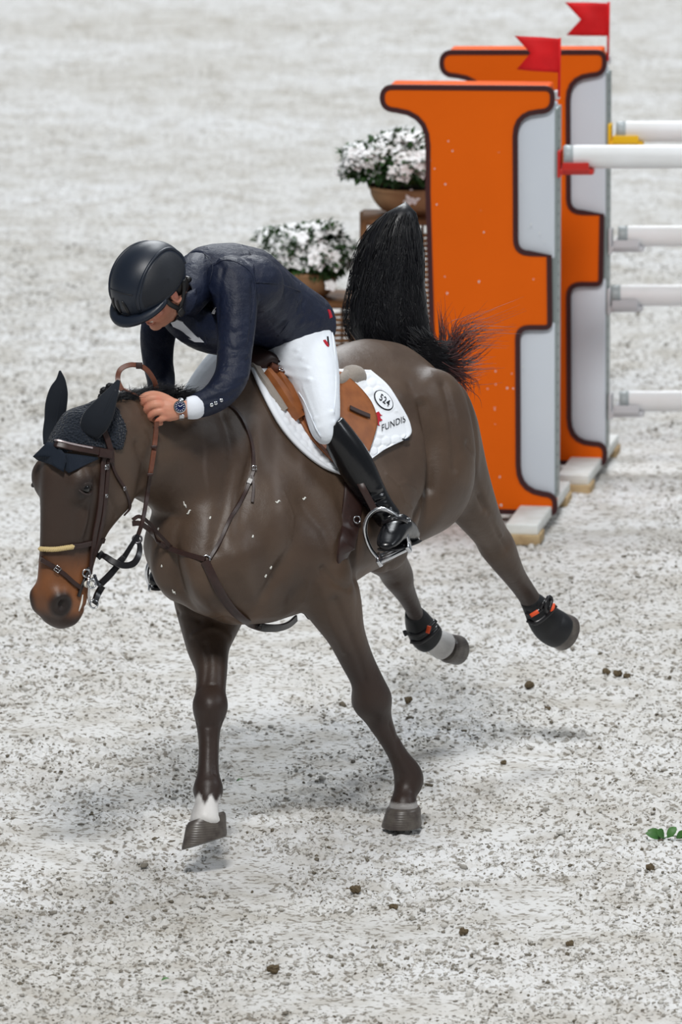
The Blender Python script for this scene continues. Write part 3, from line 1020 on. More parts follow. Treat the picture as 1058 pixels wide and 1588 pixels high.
# flecks of foam and saliva on lips and coat
bm = bmesh.new()
for x, y, l, a in ((287, 783, 12, 1.2), (293, 794, 8, -.6), (270, 918, 9, 1.0), (251, 878, 5, 1.5), (420, 880, 3, 0), (392, 832, 2.5, 0), (326, 803, 2.5, 0), (431, 778, 8, .1), (472, 773, 6, .1), (348, 824, 3, 0), (412, 893, 3, 0), (246, 820, 3, 1)):
    q = []
    for k in range(4):
        u = (k / 3 - .5) * l
        p, n = hit(x + u * math.cos(a), y + u * math.sin(a) + 2 * math.sin(k * 2), .001)
        if p is not None: q.append(p)
    if len(q) > 2: tube(bm, q, [.0012, .003, .0028, .001][:len(q)], 6, 3)
lipline = [hit(x, y, .001)[0] for x, y in ((122, 948), (126, 935), (128, 922))]
if all(p is not None for p in lipline): tube(bm, lipline, [.002, .004, .002], 6, 3)
tag(obj('foam_fleck', bm, M['foam'], HORSE), 'white flecks of foam', kind='stuff')
# ---------------------------------------------------------------- jump standards, poles, flags
YAW = math.radians(9)
EX = Vector((math.cos(YAW), -math.sin(YAW), 0))
EY = Vector((math.sin(YAW), math.cos(YAW), 0))

def fillet(poly, seg=5):
    """poly: (x, y, r) corners -> rounded outline"""
    out = []
    n = len(poly)
    for i in range(n):
        x, y, r = poly[i]
        if r <= 0:
            out.append((x, y))
            continue
        a, b = Vector(poly[i - 1][:2]), Vector(poly[(i + 1) % n][:2])
        p = Vector((x, y))
        da, db = (a - p), (b - p)
        q_ = .74 if r >= 40 else .49
        r_ = min(r, da.length * q_, db.length * q_)
        s, e = p + da.normalized() * r_, p + db.normalized() * r_
        for k in range(seg + 1):
            t = k / seg
            out.append(tuple((s * (1 - t) ** 2 + p * 2 * t * (1 - t) + e * t * t)))
    return out

def slab(bm, pts, depth):
    """closed outline of points extruded along depth vector, with a small front bevel"""
    tri = tessellate_polygon([pts])
    f = [bm.verts.new(p) for p in pts]
    b = [bm.verts.new(p + depth) for p in pts]
    n = len(pts)
    for t in tri:
        bm.faces.new((f[t[0]], f[t[1]], f[t[2]]))
        bm.faces.new((b[t[2]], b[t[1]], b[t[0]]))
    for i in range(n):
        bm.faces.new((f[i], b[i], b[(i + 1) % n], f[(i + 1) % n]))

def outline_band(bm, pts, width, depth):
    """frame that follows an outline just inside it"""
    n = len(pts)
    nrm = EY
    inn = []
    area = sum((pts[i].x * pts[(i + 1) % n].z - pts[(i + 1) % n].x * pts[i].z) for i in range(n))
    sg = 1 if area > 0 else -1
    for i in range(n):
        t = (pts[(i + 1) % n] - pts[i - 1])
        t = t.normalized() if t.length > 1e-6 else EX
        inn.append(pts[i] + t.cross(EY) * (-width * sg))
    fo, fi = [bm.verts.new(p + depth) for p in pts], [bm.verts.new(p + depth) for p in inn]
    bo, bi = [bm.verts.new(p - depth * 2) for p in pts], [bm.verts.new(p - depth * 2) for p in inn]
    for i in range(n):
        j = (i + 1) % n
        bm.faces.new((fo[i], fo[j], fi[j], fi[i]))
        bm.faces.new((fi[i], fi[j], bi[j], bi[i]))
        bm.faces.new((fo[j], fo[i], bo[i], bo[j]))

def standard(label, base_px, poly, inset, track_x, foot_y, clip_px):
    base = ground_at(*base_px)
    root = empty('jump_standard', base, label, 'jump standard')
    pl = lambda x, y, d=0.0: on_plane(x, y, base + EY * d, EY)
    pts = [pl(x, y) for x, y in fillet(poly)]
    T = EY * .16
    bm = bmesh.new()
    slab(bm, pts, T)
    obj('orange_board', bm, M['orange'], root, smooth=False)
    bm = bmesh.new()
    outline_band(bm, pts, px(8.0, 6), EY * -.004)
    obj('outline_trim', bm, M['maroon'], root, smooth=False)
    # padded top
    bm = bmesh.new()
    tl, tr = pl(poly[0][0] + 6, poly[0][1]), pl(poly[1][0] - 2, poly[1][1])
    mid = (tl + tr) / 2 + T * .5 + Vector((0, 0, .006))
    box(bm, mid, (tr - tl) / 2, T * .5, Vector((0, 0, .012)), .011)
    obj('top_cushion', bm, M['orange_top'], root)
    # white boards between letter and track
    for (x0, y0, x1, y1) in inset:
        bm = bmesh.new()
        a, b, c = pl(x0, y0, .018), pl(x1, y0, .018), pl(x0, y1, .018)
        box(bm, (b + c) / 2 + EY * .05, (b - a) / 2, EY * .05, (c - a) / 2, .012)
        obj('white_board', bm, M['panel'], root)
    # metal track with its row of holes
    bm = bmesh.new()
    top, bot = pl(track_x, poly[0][1] + 26, .08), pl(track_x, poly[0][1] + 640 * (FPX / 36.6 / 369), .08)
    bot.z = max(bot.z, .10)
    bot.x, bot.y = top.x, top.y
    box(bm, (top + bot) / 2 - EX * .006, EX * .018, EY * .055, (top - bot) / 2, .003)
    tr_ = obj('metal_track', bm, M['track'], root)
    bm = bmesh.new()
    L_ = (top - bot).length
    for k in range(int(L_ / .05)):
        c = bot + Vector((0, 0, .03 + k * .05)) + EX * .0121 - EY * .02
        bmesh.ops.create_circle(bm, cap_ends=True, segments=10, radius=.008, matrix=Matrix.Translation(c) @ EX.to_track_quat('Z', 'Y').to_matrix().to_4x4())
    tag(obj('track_hole', bm, M['hole'], tr_), kind='stuff')
    # feet: a white board on each side resting on raw wood
    left_x = poly[0][0]
    for fx in (track_x - 33, left_x + 22):
        c = pl(fx, foot_y)
        c.z = 0
        bm = bmesh.new()
        box(bm, c + EY * .08 + Vector((0, 0, .052)), EX * .066, EY * .50, Vector((0, 0, .022)), .006)
        ft = obj('foot', bm, M['white_wood'], root)
        bm = bmesh.new()
        box(bm, c + EY * -.36 + Vector((0, 0, .012)), EX * .075, EY * .08, Vector((0, 0, .02)), .003)
        obj('wood_block', bm, M['raw_wood'], ft)
        bm = bmesh.new()
        box(bm, c + EY * .50 + Vector((0, 0, .012)), EX * .075, EY * .08, Vector((0, 0, .02)), .003)
        obj('wood_block', bm, M['raw_wood'], ft)
    bm = bmesh.new()
    a, b = pl(left_x + 10, foot_y, .08), pl(track_x - 10, foot_y, .08)
    a.z = b.z = .055
    tube(bm, [a, b], .028, 12, 1)
    obj('cross_tube', bm, M['track'], root)
    bm = bmesh.new()
    c = pl(clip_px[0], clip_px[1], .02)
    box(bm, c, EX * .011, EY * .02, Vector((0, 0, .017)), .003)
    obj('flag_clip', bm, M['grey_cup'], root)
    return root, base

front_poly = [(597, 139, 12), (853, 141, 8), (853, 168, 14), (795, 172, 40), (796, 396, 26), (848, 398, 0), (849, 504, 4), (799, 504, 22), (800, 764, 44), (857, 772, 10), (857, 792, 4),
              (612, 784, 8), (612, 757, 12), (677, 752, 40), (675, 538, 0), (668, 300, 0), (668, 173, 62), (597, 165, 14)]
std_f, base_f = standard('orange jump standard nearest the horse, with two white boards and maroon outline', (835, 812), front_poly,
                         [(786, 160, 861, 402), (790, 500, 861, 776)], 864, 812, (864, 147))
rear_poly = [(689, 85, 12), (934, 85, 8), (934, 111, 14), (877, 116, 40), (878, 333, 26), (930, 334, 0), (928, 437, 4), (878, 437, 24), (879, 690, 44), (935, 693, 10), (934, 715, 4),
             (702, 710, 8), (702, 684, 12), (764, 680, 40), (762, 480, 0), (758, 240, 0), (757, 118, 62), (689, 112, 14)]
std_r, base_r = standard('orange jump standard standing farther back, behind the first one', (912, 736), rear_poly,
                         [(868, 104, 940, 338), (869, 432, 940, 700)], 942, 736, (943, 93))

def cup(x, y, base, mat, parent, label):
    """cup that carries a pole end: plate on the track, tongue and upturned lip"""
    c = on_plane(x, y, base + EY * .05, EY)
    bm = bmesh.new()
    box(bm, c + Vector((-.02, 0, .02)), RIGHT * .007, EY * .03, Vector((0, 0, .055)), .004)
    box(bm, c + Vector((.05, 0, -.012)), RIGHT * .07, EY * .03, Vector((0, 0, .012)), .006)
    for sg in (1, -1):
        box(bm, c + Vector((.05, 0, .004)) + EY * (.04 * sg), RIGHT * .055, EY * .01 + Vector((0, 0, .012 * sg)), Vector((0, 0, .016)), .004)
    return tag(obj('pole_cup', bm, mat, parent), label)

def jump_pole(x, y, base, hw, label, group=None):
    Y = base.y + .05
    a = P(x, y, Y)
    R_ = px(hw, Y)
    root = empty('jump_pole', a, label, 'pole', group)
    X = Vector((1, 0, 0))
    n = 20
    def cyl(x0, x1, r, mat, nm):
        bm = bmesh.new()
        rings = [(a + X * x0, Vector((0, 0, r * .9)), Vector((0, r * .9, 0))), (a + X * (x0 + .006), Vector((0, 0, r)), Vector((0, r, 0))),
                 (a + X * (x1 - .006), Vector((0, 0, r)), Vector((0, r, 0))), (a + X * x1, Vector((0, 0, r * .9)), Vector((0, r * .9, 0)))]
        loft(bm, rings, n, .02)
        return obj(nm, bm, mat, root, sharp=40)
    cyl(.038, 3.5, R_, M['pole'], 'white_pole')
    cyl(0, .04, R_ * .985, M['pole_band'], 'end_band')
    cyl(3.498, 3.54, R_ * .985, M['pole_band'], 'end_band')
    return root

jump_pole(874, 243, base_f, 18.5, 'white pole of the front fence, resting in the red cup')
cup(876, 261, base_f, M['red_cup'], std_f, 'red cup')
jump_pole(956, 204, base_r, 16.5, 'topmost white pole of the rear fence, resting above the yellow cup')
cup(954, 219, base_r, M['yellow_cup'], std_r, 'yellow cup')
jump_pole(959, 366, base_r, 16.5, 'white pole of the rear fence, second from the top')
cup(955, 381, base_r, M['grey_cup'], std_r, 'pale grey cup')
jump_pole(948, 458, base_r, 17, 'white pole of the rear fence, second from the bottom')
cup(953, 474, base_r, M['grey_cup'], std_r, 'pale grey cup')
jump_pole(961, 622, base_r, 16.5, 'lowest white pole of the rear fence, near the ground')
cup(955, 637, base_r, M['grey_cup'], std_r, 'pale grey cup')

def flag(pole_top, pole_bot, cloth, base, label):
    pl = lambda x, y: on_plane(x, y, base + EY * .0, EY)
    a, b = pl(*pole_bot), pl(*pole_top)
    root = empty('flag', a, label, 'flag', None)
    bm = bmesh.new()
    tube(bm, [a, b], .0055, 8, 1)
    obj('flag_stick', bm, M['flag'], root)
    # swallow-tailed cloth: grid between hoist and notched fly
    hoist_t, fly_t, notch, fly_b, hoist_b = [pl(*q) for q in cloth]
    bm = bmesh.new()
    n, m = 10, 8
    g0, g1 = [], []
    for j in range(m + 1):
        v = j / m
        h = hoist_t.lerp(hoist_b, v)
        e = fly_t.lerp(notch, v * 2) if v <= .5 else notch.lerp(fly_b, v * 2 - 1)
        r0, r1 = [], []
        for i in range(n + 1):
            u = i / n
            p = h.lerp(e, u) + EY * (.014 * math.sin(u * 5 + v * 2) * u)
            r0.append(bm.verts.new(p))
            r1.append(bm.verts.new(p + EY * .003))
        g0.append(r0); g1.append(r1)
    for j in range(m):
        for i in range(n):
            bm.faces.new((g0[j][i], g0[j][i + 1], g0[j + 1][i + 1], g0[j + 1][i]))
            bm.faces.new((g1[j + 1][i], g1[j + 1][i + 1], g1[j][i + 1], g1[j][i]))
    for i in range(n):
        for r in (0, m):
            bm.faces.new((g0[r][i], g1[r][i], g1[r][i + 1], g0[r][i + 1]))
    for j in range(m):
        for c_ in (0, n):
            bm.faces.new((g0[j][c_], g0[j + 1][c_], g1[j + 1][c_], g1[j][c_]))
    obj('flag_cloth', bm, M['flag'], root)
    return root

flag((868.5, 59), (867, 150), [(869, 60), (799, 55), (823, 82), (801, 108), (868, 113)], base_f, 'red swallow-tailed flag above the nearer orange standard')
flag((944.5, 3), (943, 94), [(945, 5), (877, 3), (901, 30), (878, 55), (944, 56)], base_r, 'red swallow-tailed flag above the farther orange standard')

# ---------------------------------------------------------------- planters
def blossom_mesh():
    bm = bmesh.new()
    for k in range(5):
        a = 2 * math.pi * k / 5
        d, t = Vector((math.cos(a), math.sin(a), .18)), Vector((-math.sin(a), math.cos(a), 0))
        c = bm.verts.new((0, 0, 0))
        l = bm.verts.new(d * .6 + t * .42)
        m_ = bm.verts.new(d * 1.0 + Vector((0, 0, -.12)))
        r = bm.verts.new(d * .6 - t * .42)
        q = bm.verts.new(d * .55 + Vector((0, 0, .10)))
        for f in ((c, q, l), (l, q, m_), (m_, q, r), (r, q, c)):
            bm.faces.new(f)
    me = bpy.data.meshes.new('blossom')
    bm.to_mesh(me)
    bm.free()
    me.materials.append(M['petal'])
    return me
BLOSSOM = blossom_mesh()

def planter(label, cx, y_rim, y_bot, hw_rim, hw_bot, fx, fy, fw, fh, Y, nflow, seed, hang=()):
    r_ = random.Random(seed)
    c = P(cx, y_rim, Y)
    zb = P(cx, y_bot, Y).z
    base = Vector((c.x, c.y, zb))
    root = empty('potted_flowers', base, label, 'potted plant')
    R0, R1 = px(hw_rim, Y), px(hw_bot, Y)
    bm = bmesh.new()
    prof = [(R1, zb), (R1 * 1.02, zb + .01)]
    for k in range(1, 7):
        t = k / 6
        prof.append((R1 + (R0 - R1) * math.sin(t * math.pi / 2) ** .8, zb + (c.z - zb) * t))
    prof += [(R0 * 1.03, c.z + .004), (R0 * 1.03, c.z + .018), (R0 * .95, c.z + .018), (R0 * .93, c.z - .02)]
    n = 28
    loops = [[bm.verts.new((c.x + r * math.cos(2 * math.pi * k / n), c.y + r * math.sin(2 * math.pi * k / n), z)) for k in range(n)] for r, z in prof]
    for a, b in zip(loops, loops[1:]):
        for k in range(n):
            bm.faces.new((a[k], a[(k + 1) % n], b[(k + 1) % n], b[k]))
    bm.faces.new(loops[0][::-1])
    obj('pot', bm, M['terracotta'], root)
    bm = bmesh.new()
    bmesh.ops.create_circle(bm, cap_ends=True, segments=24, radius=R0 * .94, matrix=Matrix.Translation((c.x, c.y, c.z)))
    obj('soil', bm, M['soil'], root)
    F_ = P(fx, fy, Y)
    A, B, D = px(fw, Y), px(fh, Y), px(min(fw, 95), Y) * .8
    # leaves: pointed, folded, all round the dome
    V, Fc = [], []
    def leaf(p, d, l, w):
        d = d.normalized()
        s_ = d.cross(Vector((r_.gauss(0, .3), r_.gauss(0, .3), 1))).normalized()
        u = s_.cross(d)
        b = len(V)
        for q in (p, p + d * l * .5 + s_ * w + u * w * .3, p + d * l * .5, p + d * l - u * l * .15, p + d * l * .5 - s_ * w + u * w * .3):
            V.append(q)
        Fc.extend([(b, b + 2, b + 1), (b + 1, b + 2, b + 3), (b, b + 4, b + 2), (b + 2, b + 4, b + 3)])
    def dome(rmin=.55, low=-.7):
        while True:
            v = Vector((r_.uniform(-1, 1), r_.uniform(-1, 1), r_.uniform(low, 1)))
            if rmin < v.length < 1.0:
                lump = .86 + .2 * math.sin(v.x * 5 + seed) * math.cos(v.z * 4 + v.y * 3)
                return v, F_ + Vector((v.x * A * lump, v.y * D * lump, v.z * B * lump))
    for i in range(2600):
        v, p = dome(.35)
        leaf(p, v + Vector((r_.gauss(0, .5), r_.gauss(0, .5), r_.gauss(0, .4))), r_.uniform(.028, .05), r_.uniform(.008, .013))
    tag(raw('foliage', V, Fc, M['leaf'], root, smooth=False), kind='stuff')
    spots = []
    for i in range(nflow):
        v, p = dome(.88, -.35)
        for _ in range(6):
            if v.y < .5: break
            v, p = dome(.88, -.35)
        spots.append((v, p))
    for x, y in hang:
        spots.append((Vector((0, -1, 0)), P(x, y, Y - D * .8)))
    for v, p in spots:
        o = bpy.data.objects.new('blossom', BLOSSOM)
        COL.objects.link(o)
        o.parent = root
        o.location = p - base
        d = (v * .7 + Vector((0, -.8, .7)) + Vector((r_.gauss(0, .25), r_.gauss(0, .25), r_.gauss(0, .25)))).normalized()
        o.rotation_euler = d.to_track_quat('Z', 'Y').to_euler()
        s_ = r_.uniform(.024, .040)
        o.scale = (s_, s_, s_)
    return root

PY = base_f.y + 1.0
planter('bowl of white flowers on the taller wicker stand, beside the orange standard', 638, 293, 330, 64, 38, 612, 250, 100, 44, PY, 210, 4, ((637, 303), (634, 309), (641, 308)))
planter('bowl of white flowers on the lower wicker stand, behind the rider', 474, 424, 462, 50, 28, 474, 392, 86, 48, PY + .1, 190, 9, ((513, 443),))

def wicker_stand(label, x0, x1, y_top, Y, depth):
    a, b = P(x0, y_top, Y), P(x1, y_top, Y)
    W_, zt = b.x - a.x, a.z
    root = empty('wicker_stand', Vector(((a.x + b.x) / 2, Y + depth / 2, 0)), label, 'plant stand')
    bm = bmesh.new()
    box(bm, Vector(((a.x + b.x) / 2, Y + depth / 2, zt - .012)), Vector((W_ / 2 + .006, 0, 0)), Vector((0, depth / 2 + .006, 0)), Vector((0, 0, .012)), .008)
    obj('top', bm, M['wicker'], root)
    for (px_, py_) in ((a.x, Y), (b.x, Y), (a.x, Y + depth), (b.x, Y + depth)):
        bm = bmesh.new()
        tube(bm, [Vector((px_, py_, 0)), Vector((px_, py_, zt - .01))], .016, 10, 1)
        obj('corner_post', bm, M['wicker'], root)
    # woven withies: rows that pass in front of and behind the uprights in turn
    bm = bmesh.new()
    sides = ((Vector((a.x, Y, 0)), Vector((1, 0, 0)), W_, Vector((0, -1, 0))), (Vector((a.x, Y, 0)), Vector((0, 1, 0)), depth, Vector((-1, 0, 0))), (Vector((b.x, Y, 0)), Vector((0, 1, 0)), depth, Vector((1, 0, 0))))
    rows = int((zt - .04) / .022)
    for o_, d, ln, nn in sides:
        k = max(3, round(ln / .05))
        for r in range(rows):
            z = .015 + r * .022
            pts = [o_ + d * (ln * i / (2 * k)) + Vector((0, 0, z)) + nn * (.007 * math.sin(math.pi * i / 2 + math.pi * (r % 2) + math.pi / 2)) for i in range(2 * k + 1)]
            tube(bm, pts, .0092, 5, 1)
    tag(obj('woven_withy', bm, M['wicker'], root), kind='stuff')
    bm = bmesh.new()
    for o_, d, ln, nn in sides:
        k = max(3, round(ln / .05))
        for i in range(k + 1):
            p = o_ + d * (ln * i / k)
            tube(bm, [p, p + Vector((0, 0, zt - .02))], .006, 5, 1)
    tag(obj('upright_withy', bm, M['wicker_dark'], root), kind='stuff')
    return root

wicker_stand('taller brown wicker stand behind the raised black tail, beside the orange standard', 564, 674, 341, PY - .17, .30)
wicker_stand('lower brown wicker stand behind the rider, left of the tail', 408, 548, 470, PY - .07, .36)
# ---------------------------------------------------------------- tack on the horse
def on_skin(pts, off, tree=None):
    """pixels (or (x, y, Y) for free air) -> points lifted off the skin, with normals"""
    P_, N_ = [], []
    for q in pts:
        if isinstance(q, Vector):
            p, n = snap(q, off, tree)
            P_.append(p); N_.append(n)
            continue
        if len(q) == 3:
            P_.append(P(*q)); N_.append(-FWD)
            continue
        p, n = hit(q[0], q[1], off, tree)
        if p is None:
            # off the edge of the body: nearest skin to the neighbouring depth
            Y = P_[-1].y if P_ else -.6
            p, n = snap(P(q[0], q[1], Y), off, tree)
        P_.append(p); N_.append(n)
    return P_, N_

def strap(name, pts, width, thick, mat, parent, off=.004, tree=None, per=4):
    p, n = on_skin(pts, off, tree)
    bm = bmesh.new()
    band(bm, p, n, width, thick, per)
    return obj(name, bm, mat, parent, sharp=40)

def ring(name, c, n, r, t, mat, parent):
    n = Vector(n).normalized()
    a = n.orthogonal().normalized()
    b = n.cross(a)
    bm = bmesh.new()
    tube(bm, [c + (a * math.cos(2 * math.pi * k / 18) + b * math.sin(2 * math.pi * k / 18)) * r for k in range(18)], t, 8, 1, True)
    return obj(name, bm, mat, parent)

def buckle(p, n, d, w, parent, mat=None):
    """small square buckle frame with a tongue"""
    n = Vector(n).normalized(); d = Vector(d); d = (d - n * d.dot(n)).normalized()
    s_ = n.cross(d)
    bm = bmesh.new()
    tube(bm, [p + d * w * .6 + s_ * w * .6, p + d * w * .6 - s_ * w * .6, p - d * w * .6 - s_ * w * .6, p - d * w * .6 + s_ * w * .6], w * .11, 6, 1, True)
    tube(bm, [p - d * w * .6, p + d * w * .6], w * .08, 6, 1)
    return obj('buckle', bm, mat or M['chrome'], parent)

def coons(left, right, n, m):
    """grid of pixels between a left and a right boundary curve (both run top to bottom)"""
    def res(c, k):
        c = catmull([list(q) for q in c], 8)
        d = np.concatenate([[0], np.cumsum([np.linalg.norm(b - a) for a, b in zip(c, c[1:])])])
        t = np.linspace(0, d[-1], k + 1)
        return np.stack([np.interp(t, d, [q[i] for q in c]) for i in range(2)], -1)
    L_, R_ = res(left, m), res(right, m)
    u = np.linspace(0, 1, n + 1)[None, :, None]
    return L_[:, None, :] * (1 - u) + R_[:, None, :] * u

def skin_sheet(name, grid, off, thick, mat, parent, mirror=False, relief=None):
    """sheet laid on the skin: grid of pixels [rows, cols, 2]; relief(i, j) adds height"""
    m, n = grid.shape[0], grid.shape[1]
    top = [[None] * n for _ in range(m)]
    nor = [[None] * n for _ in range(m)]
    last = None
    for j in range(m):
        for i in range(n):
            p, q = hit(*grid[j, i])
            if p is None:
                p, q = snap(P(grid[j, i][0], grid[j, i][1], last.y if last else 0))
            last = p
            top[j][i], nor[j][i] = p, q
    # relax so that the sheet drapes over hollows
    A = np.array([[list(p) for p in r] for r in top]); B = np.array([[list(p) for p in r] for r in nor])
    for _ in range(6):
        A[1:-1, 1:-1] = .5 * A[1:-1, 1:-1] + .125 * (A[:-2, 1:-1] + A[2:, 1:-1] + A[1:-1, :-2] + A[1:-1, 2:])
        B[1:-1, 1:-1] = .5 * B[1:-1, 1:-1] + .125 * (B[:-2, 1:-1] + B[2:, 1:-1] + B[1:-1, :-2] + B[1:-1, 2:])
    B /= np.linalg.norm(B, axis=2)[..., None]
    h = np.zeros((m, n)) if relief is None else relief(grid, A)
    O = A + B * (off + thick + h)[..., None]
    I = A + B * (off)
    def build(O, I, flip):
        V = [tuple(v) for v in O.reshape(-1, 3)] + [tuple(v) for v in I.reshape(-1, 3)]
        k = m * n
        F = []
        for j in range(m - 1):
            for i in range(n - 1):
                a, b, c, d = j * n + i, j * n + i + 1, (j + 1) * n + i + 1, (j + 1) * n + i
                F.append((d, c, b, a)); F.append((a + k, b + k, c + k, d + k))
        rim = [i for i in range(n)] + [j * n + n - 1 for j in range(1, m)] + [(m - 1) * n + i for i in range(n - 2, -1, -1)] + [j * n for j in range(m - 2, 0, -1)]
        for a, b in zip(rim, rim[1:] + rim[:1]):
            F.append((a, b, b + k, a + k))
        if flip: F = [f[::-1] for f in F]
        return V, F
    V, F = build(O, I, False)
    o = raw(name, V, F, mat, parent)
    if mirror:
        mir = lambda X: np.array([[list(H(*(lambda t: (t[0], -t[1], t[2]))(H_inv(p)))) for p in r] for r in X])
        V, F = build(mir(O), mir(I), True)
        raw(name, V, F, mat, parent)
    return o, O, B

# ---- saddle pad, quilted in hexagons
PAD = empty('saddle_pad', H(-.3, .28, 1.25), 'white quilted saddle pad with a number oval and lettering, under the tan saddle', 'saddle pad')
pad_grid = coons([(388, 574), (404, 612), (430, 660), (462, 698), (500, 727), (540, 741)],
                 [(572, 578), (600, 602), (619, 632), (632, 660), (630, 679), (594, 698)], 84, 84)
def hexes(grid, A):
    s_ = 15.0
    x, y = grid[..., 0], grid[..., 1]
    # turn with the pad's slope
    c, sn = math.cos(.9), math.sin(.9)
    u, v = x * c + y * sn, -x * sn + y * c
    q = np.stack([u, v], -1) / s_
    h = np.full(u.shape, 9.0); h2 = np.full(u.shape, 9.0)
    for oj in (-1, 0, 1):
        for oi in (-1, 0, 1):
            row = np.round(q[..., 1] / .866) + oj
            cx = np.round(q[..., 0] - .5 * (row % 2)) + oi + .5 * (row % 2)
            d = np.hypot(q[..., 0] - cx, q[..., 1] - row * .866)
            h2 = np.minimum(np.maximum(h, d), h2)
            h = np.minimum(h, d)
    edge = np.clip((h2 - h) / .30, 0, 1)
    r = .0058 * edge ** .6 + .0015 * np.clip(1 - h * 1.6, 0, 1)
    m, n = u.shape
    jj, ii = np.mgrid[0:m, 0:n]
    b = np.minimum(np.minimum(ii, n - 1 - ii), np.minimum(jj, m - 1 - jj))
    soft = smoothstep(20, 12, np.hypot((x - 590) * .9, y - 625)) + smoothstep(40, 32, np.hypot(x - 606, (y - 660) * 1.9))
    r = r * (1 - np.clip(soft, 0, 1)) + .0025 * np.clip(soft, 0, 1)
    r[b < 4] = .006
    r[b == 4] = .001
    r[b == 0] = .002
    return r
pad_o, PADO, PADN = skin_sheet('quilted_panel', pad_grid, .006, .007, M['pad'], PAD, True, hexes)
pad_tree = bvh_of(pad_o.data)
pad_off = Vector(PAD.location)
_p = pad_tree
def hit_pad(x, y, off):
    loc, nrm, i, d = pad_tree.ray_cast(CAM, ray(x, y).normalized())
    return (loc + nrm * off, nrm) if loc is not None else (None, None)

def pad_text(name, s, org, ux, uy, size, mat, off=.004, font_bold=0.0):
    """lettering laid on the pad: org pixel, ux / uy pixel steps for one text unit right / up"""
    c = bpy.data.curves.new(name, 'FONT')
    c.body = s
    c.size = 1.0
    c.align_x = 'CENTER'
    c.align_y = 'CENTER'
    c.offset = font_bold
    c.resolution_u = 4
    c.space_character = 1.08
    o = bpy.data.objects.new(name, c)
    COL.objects.link(o)
    dg = bpy.context.evaluated_depsgraph_get()
    dg.update()
    me = bpy.data.meshes.new_from_object(o.evaluated_get(dg))
    bpy.data.objects.remove(o)
    bm = bmesh.new()
    bm.from_mesh(me)
    bmesh.ops.subdivide_edges(bm, edges=bm.edges[:], cuts=1)
    for v in bm.verts:
        x, y = org[0] + ux[0] * v.co.x + uy[0] * v.co.y, org[1] + ux[1] * v.co.x + uy[1] * v.co.y
        p, n = hit(x, y, .0155 + off)
        v.co = p
    g = bmesh.ops.extrude_face_region(bm, geom=bm.faces[:])
    for v in g['geom']:
        if isinstance(v, bmesh.types.BMVert): v.co += (CAM - v.co).normalized() * .0012
    return obj(name, bm, mat, PAD, smooth=False)

# number oval, number, lettering and emblem
def pad_disc(name, pts, mat, off, thick=.0015):
    bm = bmesh.new()
    q = []
    for x, y in pts:
        p, n = hit(x, y, .0155 + off)
        if p is not None: q.append(p)
    n_ = Vector((0, 0, 0))
    for a, b in zip(q, q[1:] + q[:1]): n_ += a.cross(b)
    n_.normalize()
    if n_.dot(CAM - q[0]) < 0: n_ = -n_
    tri = tessellate_polygon([q])
    A = [bm.verts.new(p + n_ * thick) for p in q]
    B = [bm.verts.new(p) for p in q]
    for t in tri: bm.faces.new([A[i] for i in t])
    for i in range(len(q)):
        bm.faces.new((A[i], A[(i + 1) % len(q)], B[(i + 1) % len(q)], B[i]))
    return obj(name, bm, mat, PAD, smooth=False)
ov = []
c0, ax_, bx_ = (590.5, 624.5), (11.5, 14.0), (9.5, -6.5)
for k in range(28):
    a = 2 * math.pi * k / 28
    ov.append((c0[0] + ax_[0] * math.cos(a) + bx_[0] * math.sin(a), c0[1] + ax_[1] * math.cos(a) + bx_[1] * math.sin(a)))
pad_disc('number_oval_border', ov, M['black_print'], .0015)
pad_disc('number_oval', [(c0[0] + (x - c0[0]) * .90, c0[1] + (y - c0[1]) * .90) for x, y in ov], M['pad'], .0028)
pad_text('number', '524', (591, 625.5), (9.6, 7.2), (5.2, -13.6), 1, M['black_print'], .0062, .012)
pad_text('lettering', 'FUNDIS', (605, 660), (10.4, -4.4), (-.6, -14.5), 1, M['black_print'], .0025, .0)
horse_emblem = [(578, 644), (582, 642), (585, 647), (588, 648), (584, 649), (585, 653), (588, 655), (585, 657), (583, 656), (582, 661), (584, 664), (581, 663), (580, 658), (577, 659), (577, 652), (579, 648)]
pad_disc('red_horse_emblem', horse_emblem, M['red_print'], .0025)
pad_disc('maker_tab', [(617, 683), (622, 683.5), (629, 681), (628, 685), (621, 687)], M['black_print'], .0035)

# ---- saddle
SADDLE = empty('saddle', H(-.28, 0, 1.62), 'tan leather jumping saddle under the rider, with stirrups', 'saddle')
flap_grid = coons([(398, 562), (421, 592), (446, 632), (472, 678), (502, 712), (535, 740)],
                  [(528, 586), (552, 608), (568, 628), (576, 648), (577, 666), (566, 704)], 40, 40)
flap, FO, FN = skin_sheet('flap', flap_grid, .020, .008, M['leather_tan'], SADDLE, True)
# sweat-grey edge of the half pad in front of the flap
strap('half_pad_edge', [(391, 571), (404, 592), (420, 617), (436, 640)], .028, .014, M['fluff'], SADDLE, .022)
strap('knee_roll', [(407, 586), (423, 608), (441, 634), (457, 655)], [.022, .036, .042, .03], .03, M['leather_tan'], SADDLE, .034)
strap('knee_roll', [(424, 590), (440, 612), (452, 632), (458, 644)], [.02, .036, .034, .018], .02, M['leather_tan'], SADDLE, .036)
strap('flap_welt', [(412, 580), (432, 590), (447, 606), (460, 640), (478, 676), (502, 708), (532, 738)], .022, .018, M['leather_mid'], SADDLE, .038)
bm = bmesh.new()
seat_pts = [(.0, 1.655, .05), (-.05, 1.68, .08), (-.11, 1.655, .10), (-.2, 1.64, .13), (-.29, 1.65, .14), (-.33, 1.67, .09)]
loft(bm, [(H(s, 0, z - .03), Vector((0, 0, .04)), LATV * w) for s, z, w in seat_pts], 20, .6)
obj('seat', bm, M['leather_dark'], SADDLE)
bm = bmesh.new()
